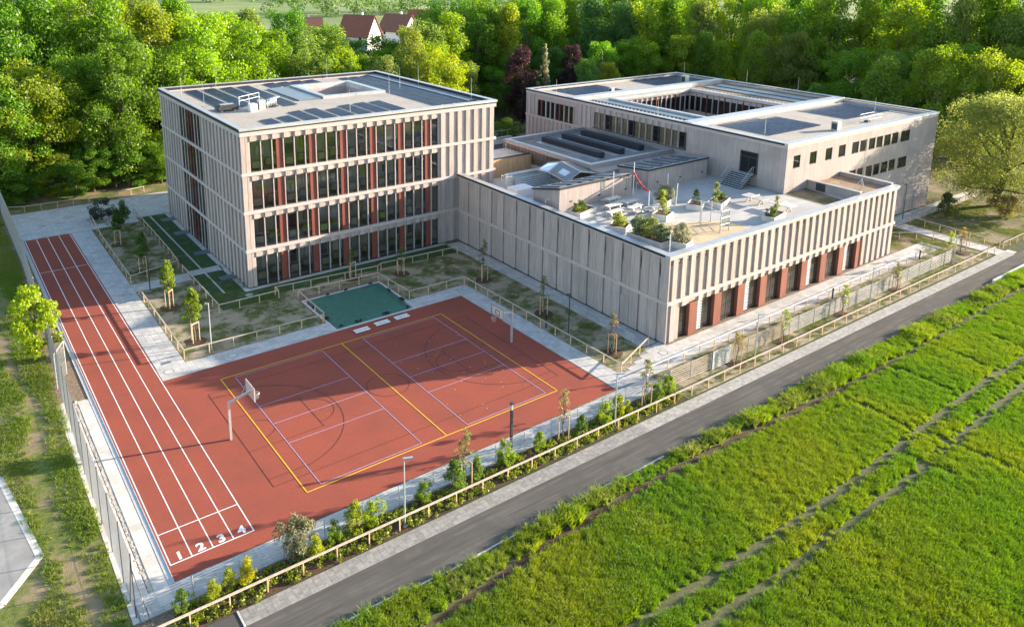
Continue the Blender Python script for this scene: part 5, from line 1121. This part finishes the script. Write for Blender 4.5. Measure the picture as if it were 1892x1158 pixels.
for i, a in enumerate([(9.1, 66.7, 4.6, 1, (.05, .09, .02), 'in the shaded lawn nearest the plaza'), (9.4, 55.9, 4.6, 1, (.06, .10, .02), 'at the near end of the shaded lawn'), (9.25, 44.55, 5.0, 1, YGR, 'in the sunny lawn nearest the tall block'), (9.2, 35.9, 5.2, 1, YGR, 'in the sunny lawn nearest the court corner'),
        (39.1, 32.3, 5, 0, OL, 'in the lawn strip at the inner corner by the hall wall'), (39, 22, 4.2, 0, OL, 'midway along the lawn strip by the hall wall'), (38.9, 12.2, 4.0, 0, (.16, .12, .06), 'at the near end of the lawn strip by the hall wall'),
        (17.7, 4.6, 4.6, 0, OL, 'in the planting bed below the centre line of the court'), (26.6, 4.9, 4.3, 0, (.15, .13, .07), 'in the planting bed below the right end of the court'), (34.8, 4.4, 4.3, 0, OL, 'at the right end of the planting bed'),
        (46.4, 4.5, 3.4, 0, (.16, .13, .05), 'by the white gate in the bar fence'), (53.3, 4.4, 3.6, 0, YGR, 'behind the bar fence, next after the white gate'), (63.5, 4.4, 3.4, 0, YGR, 'in front of the middle of the bar fence'), (74.0, 4.4, 3.4, 0, OL, 'near the far end of the bar fence'), (87.8, 5.2, 4.0, 0, YGR, 'just past the end of the bar fence'), (92.2, 5.6, 3.4, 0, (.17, .12, .05), 'beside the path opening at the right'),
        (27.5, 41.0, 3.6, 0, (.06, .10, .02), 'below the tall block windows behind the green cover'), (32.6, 39.0, 3.4, 0, (.07, .10, .02), 'in the lawn right of the green cover')]): staked(*a, i)
SH = [tree_meshes(150 + i, 1.6, .72, k, 44, 62, .085) for i, k in enumerate(('round', 'upright', 'round', 'upright'))]
rs = random.Random(12)
BED = [(-.4, 4.9, 1.0), (1.15, 4.6, 1.0), (2.15, 5.0, .95), (3.2, 4.95, 1.1), (6.15, 5.0, 2.0), (6.95, 4.3, 1.1), (8.5, 5.0, 1.0), (9.75, 5.0, 1.45), (11.0, 4.95, 1.3), (14.7, 5.0, 1.1), (16.9, 4.6, 1.6), (18.9, 4.9, 1.2), (21.3, 4.85, 1.35), (24.3, 4.9, 1.0), (28.2, 4.7, 1.0), (30.5, 4.6, 1.3), (32.2, 4.8, 1.2), (36.1, 4.4, 1.1), (37.6, 4.6, 1.2)]
for i, (x, y, s) in enumerate(BED):
    c = rs.choice([(.13, .17, .02), (.10, .14, .02), (.16, .18, .02), (.08, .12, .025)]); nm = 'bright green'
    if i == 4: c = (.11, .11, .07); nm = 'large greyish'
    if i == 3: c = (.22, .21, .015); nm = 'yellow'
    k = rs.randrange(4); make_tree('bed_shrub', SH[2 if i == 4 else k], (x, y, 0), rs.random() * 6, (s * .80, s * .80, s * (.92 if i != 4 else .9)), c, '%s shrub, %s from the left in the roadside planting bed' % (nm, nth(i)), 'shrub', 'shrubs in the roadside planting bed')
make_tree('garden_shrub', SH[0], (9.3, 78.0, 0), 1, (2.4, 2.4, 1.9), (.05, .055, .045), 'dark reddish-grey shrub at the plaza end of the shaded lawn', 'shrub')
make_tree('garden_shrub', SH[1], (11.2, 74, 0), 2, (1.5, 1.5, 2.1), (.05, .085, .02), 'dark green upright shrub behind the first staked tree', 'shrub')
make_tree('park_bush', SH[3], (105.4, 13.4, 0), 1, (2.4, 2.4, 2.2), (.06, .075, .02), 'small dark bush on the park lawn left of the big tree', 'bush')
make_tree('park_bush', SH[2], (112.5, 8.6, 0), 2, (2.8, 2.8, 2.0), (.17, .14, .06), 'pale dry bush in front of the big round tree', 'bush')
make_tree('fence_tree', tree_meshes(171, 7.0, 2.3, 'round', 46, 120, .26), (-2.75, 40.3, 0), 0, (.86, .86, 1.02), (.16, .205, .014), 'bright yellow-green tree growing at the tall fence left of the track')

# dark furrow between verge and crop
b = MB(); fx = np.arange(-8, 60, 1.0); fy = np.interp(fx, [-60, 5, 10, 18.6, 26.2, 34, 47.5, 60, 200], [-6.5, -4.1, -3.5, -2.6, -2.25, -2.3, -3.1, -3.4, -3.6]) + .06 * np.sin(fx * 1.7)
for i in range(len(fx) - 1): b.add([(fx[i], fy[i] - .24, -.008), (fx[i + 1], fy[i + 1] - .24, -.008), (fx[i + 1], fy[i + 1] + .16, -.008), (fx[i], fy[i] + .16, -.008)], [(0, 1, 2, 3)])
struct(b.build('furrow', 'mulch'))
# ------------------------------------------------------------------ grasses
def blades(n, size, h, w, lean, seed, tuft=0):
    rng = np.random.default_rng(seed)
    if tuft: cc = rng.uniform(-size / 2, size / 2, (tuft, 2)); p = cc[rng.integers(0, tuft, n)] + rng.normal(0, size * .06, (n, 2))
    else: p = rng.uniform(-size / 2, size / 2, (n, 2))
    a = rng.uniform(0, 2 * math.pi, n); hh = h * rng.uniform(.55, 1.15, n); ln = lean * hh * rng.uniform(.3, 1.4, n); b_ = rng.uniform(0, 2 * math.pi, n); ww = w * rng.uniform(.7, 1.3, n)
    s = np.stack([np.cos(a), np.sin(a)], 1) * ww[:, None] / 2; l = np.stack([np.cos(b_), np.sin(b_)], 1) * ln[:, None]
    z0 = np.zeros(n); v = np.stack([np.c_[p - s, z0 - .02], np.c_[p + s, z0 - .02], np.c_[p + s * .7 + l * .55, hh * .7], np.c_[p - s * .7 + l * .55, hh * .7]], 1)
    v2 = np.stack([np.c_[p - s * .7 + l * .55, hh * .7], np.c_[p + s * .7 + l * .55, hh * .7], np.c_[p + s * .12 + l * 1.1, hh], np.c_[p - s * .12 + l * 1.1, hh]], 1)
    t = rng.random(n); return np.concatenate([v.reshape(-1, 3), v2.reshape(-1, 3)]), np.concatenate([t, t])
def scatter(name, pts, rot, scl, idx, meshes):
    src = bpy.data.collections.new(name + '_sources')
    for i, me in enumerate(meshes): src.objects.link(bpy.data.objects.new('%s_%c' % (name, 97 + i), me))
    me = bpy.data.meshes.new(name); me.vertices.add(len(pts)); me.vertices.foreach_set('co', np.asarray(pts, np.float32).ravel())
    for nm, ty, vals in (('rotz', 'FLOAT', rot), ('scl', 'FLOAT', scl), ('pick', 'INT', idx)): me.attributes.new(nm, ty, 'POINT').data.foreach_set('value', vals)
    o = bpy.data.objects.new(name, me); link(o)
    ng = bpy.data.node_groups.new(name, 'GeometryNodeTree'); ng.interface.new_socket('Geometry', in_out='INPUT', socket_type='NodeSocketGeometry'); ng.interface.new_socket('Geometry', in_out='OUTPUT', socket_type='NodeSocketGeometry')
    N, L = ng.nodes, ng.links; gi, go = N.new('NodeGroupInput'), N.new('NodeGroupOutput'); ip = N.new('GeometryNodeInstanceOnPoints'); ci = N.new('GeometryNodeCollectionInfo')
    ci.inputs['Collection'].default_value = src; ci.inputs['Separate Children'].default_value = True; ci.inputs['Reset Children'].default_value = True
    def attr(nm, ty): a = N.new('GeometryNodeInputNamedAttribute'); a.data_type = ty; a.inputs['Name'].default_value = nm; return a.outputs['Attribute']
    cx = N.new('ShaderNodeCombineXYZ'); L.new(attr('rotz', 'FLOAT'), cx.inputs[2]); er = N.new('FunctionNodeEulerToRotation'); L.new(cx.outputs[0], er.inputs[0])
    L.new(gi.outputs[0], ip.inputs['Points']); L.new(ci.outputs[0], ip.inputs['Instance']); ip.inputs['Pick Instance'].default_value = True; L.new(attr('pick', 'INT'), ip.inputs['Instance Index']); L.new(er.outputs[0], ip.inputs['Rotation']); L.new(attr('scl', 'FLOAT'), ip.inputs['Scale'])
    L.new(ip.outputs[0], go.inputs[0]); md = o.modifiers.new('scatter', 'NODES'); md.node_group = ng
    return o
def vnoise(x, y, s, seed):
    r = np.random.default_rng(seed); g = r.random((64, 64)); x, y = x / s, y / s; i, j = np.floor(x).astype(int), np.floor(y).astype(int); fx, fy = x - i, y - j; fx, fy = fx * fx * (3 - 2 * fx), fy * fy * (3 - 2 * fy)
    G = lambda a, c: g[a % 64, c % 64]
    return (G(i, j) * (1 - fx) + G(i + 1, j) * fx) * (1 - fy) + (G(i, j + 1) * (1 - fx) + G(i + 1, j + 1) * fx) * fy
def spread(x0, x1, y0, y1, step, seed, keep):
    r = np.random.default_rng(seed); X, Y = np.meshgrid(np.arange(x0, x1, step), np.arange(y0, y1, step)); x = X.ravel() + r.uniform(-.45, .45, X.size) * step; y = Y.ravel() + r.uniform(-.45, .45, X.size) * step
    k = keep(x, y, r); x, y = x[k], y[k]; n = len(x); return x, y, r.uniform(0, 6.28, n), r, n
ditch = lambda x: np.interp(x, [-60, 5, 10, 18.6, 26.2, 34, 47.5, 60, 200], [-6.5, -4.1, -3.5, -2.6, -2.25, -2.3, -3.1, -3.4, -3.6])
def track(x, y): return np.minimum(np.abs(y + 10.1 - .25 * np.sin(x * .13)), np.abs(y + 12.25 - .25 * np.sin(x * .13))) < .55
def crop_keep(x, y, r):
    k = y < ditch(x) - .48
    for yy in (-10.1, -12.25, -27, -29.1): k &= ~((np.abs(y - yy - .25 * np.sin(x * .13)) < .25 + .16 * vnoise(x, y, 4, 4)) & (vnoise(x, y, 6, 3) > .28) & (r.random(len(x)) > .12))
    for xx, a, c in ((45.6, -40, -10.5), (49.7, -40, -10.5), (48.8, -9.6, -4), (61, -40, -13), (64, -9, -3), (75, -20, -3), (70.5, -40, -6), (57, -9, -4)): k &= ~((np.abs(x - xx - .2 * np.sin(y * .7)) < .27) & (y > a) & (y < c) & (vnoise(x, y, 3, 8) > .2))
    return k
x, y, ro, r, n = spread(-8, 128, -42, -1.6, .40, 31, crop_keep)
CR = [quads_mesh('crop', *blades(130, .50, .33, .022, .55, 200 + i, 0), 'grass_crop') for i in range(4)]
h_ = .80 + .5 * vnoise(x, y, 7, 5) * vnoise(x, y, 2.2, 6) + .22 * r.random(n); h_ *= np.where(track(x, y), .55, 1)
stuff(scatter('crop_field', np.c_[x, y, np.zeros(n)], ro, h_, r.integers(0, 4, n), CR), 'bright green young cereal crop filling the field at the lower right', 'crop')
def vk(x, y, r): return (y > ditch(x) + .32) & (y < -1.02 - .25 * np.clip((x - 5) / 85, 0, 1) + .35 * (vnoise(x, y, 3, 12) - .5))
x, y, ro, r, n = spread(-8, 128, -7, -.7, .4, 33, vk)
VG = [quads_mesh('tall_grass', *blades(90, .6, .52, .035, .6, 220 + i, 5), 'grass_verge' if i == 2 else 'grass_crop') for i in range(3)]
stuff(scatter('verge_grass', np.c_[x, y, np.zeros(n)], ro, .55 + .9 * vnoise(x, y, 1.8, 9) * r.uniform(.6, 1.1, n), np.where(vnoise(x, y, 2.6, 21) > .58, 2, r.integers(0, 2, n)), VG), 'tall uneven grass strip between the road and the crop', 'grass')
def lk(x, y, r): return (x < -2.7 + np.clip((y - 20) / 45, 0, 1) * 1.1) & (vnoise(x, y, 2.2, 14) + .4 * r.random(len(x)) > .38) & ~((x < -5.9) & (y > 8) & (y < 27) & (x + (y - 14) * .115 < -5.8) & (x - y * .8 < -14.5)) & (np.abs(x + 4.6 - .4 * np.sin(y * .25)) > .25 + .6 * r.random(len(x)))
x, y, ro, r, n = spread(-14, -1.6, 3, 94, .30, 35, lk)
LG = [quads_mesh('rough_grass', *blades(46, .45, .16, .028, .8, 240 + i, 0), 'grass_verge') for i in range(3)]
stuff(scatter('rough_grass', np.c_[x, y, np.zeros(n)], ro, .55 + 1.3 * vnoise(x, y, 2.5, 15) ** 2 + .5 * r.random(n) ** 3, r.integers(0, 3, n), LG), 'rough patchy grass outside the tall fence on the left', 'grass')
def wk(x, y, r):
    inl = ((x > 7.6) & (x < 20.3) & (y > 32.9) & (y < 50)) | ((x > 7.7) & (x < 13) & (y > 53.2) & (y < 79)) | ((x > 36.9) & (x < 41.8) & (y > 10.5) & (y < 40.5) & (y - 9 > (x - 36.8) * .38)) | ((x > 30) & (x < 41.8) & (y > 33) & (y < 41)) | ((x > 39) & (x < 94.5) & (y > 3.5) & (y < 7.4))
    park = (x > 88) & (x < 150) & (y > 3.4) & (y < 15.2) & ~((x > 94.2) & (x < 98.4))
    return (inl | park) & (vnoise(x, y, 1.7, 17) + .35 * vnoise(x, y, .6, 18) > .68)
x, y, ro, r, n = spread(7, 150, 3, 80, .36, 37, wk)
LW = [quads_mesh('lawn_grass', *blades(36, .42, .085, .022, .8, 260 + i), 'grass_lawn') for i in range(3)]
stuff(scatter('lawn_grass', np.c_[x, y, np.zeros(n)], ro, .7 + .7 * r.random(n), r.integers(0, 3, n), LW), 'thin patchy lawn grass on the brown earth of the courtyard', 'grass')
x, y, ro, r, n = spread(-.8, 38.4, 3.5, 5.3, .34, 39, lambda x, y, r: (vnoise(x, y, 1.1, 23) + .3 * r.random(len(x)) > .42) & (y < 5.2))
GC = []
for i in range(4):
    rg2 = np.random.default_rng(280 + i); cc = np.c_[rg2.uniform(-.1, .1, 5), rg2.uniform(-.1, .1, 5), rg2.uniform(.06, .18, 5)]; GC.append(quads_mesh('cover_plant', *leaf_cloud(cc, [.11] * 5, 9, .085, rg2), 'ground_cover'))
stuff(scatter('ground_cover', np.c_[x, y, np.zeros(n)], ro, .8 + .9 * r.random(n), r.integers(0, 4, n), GC), 'low green ground cover plants filling the roadside planting bed', 'ground cover')
# white wall and hedge court between the two big buildings
t = thing('garden_wall', 'low white garden wall between the tall block and the back building', 'wall', (66, 66, 0))
bx('wall', 'render_white', t, 58, 72, 70.0, 70.4, 0, 5.2); bx('coping', 'coping', t, 57.9, 72, 69.9, 70.5, 5.2, 5.28); bx('terrace', 'asphalt', t, 52, 72, 52.4, 70.0, 0, 4.2)
b = MB()
for xx in np.arange(58, 72, 1.2): b.tube((xx, 70.2, 5.28), (xx, 70.2, 6.4), .025, n=5)
b.tube((58, 70.2, 6.4), (72, 70.2, 6.4), .025, n=5); b.build('railing', 'galv', t)
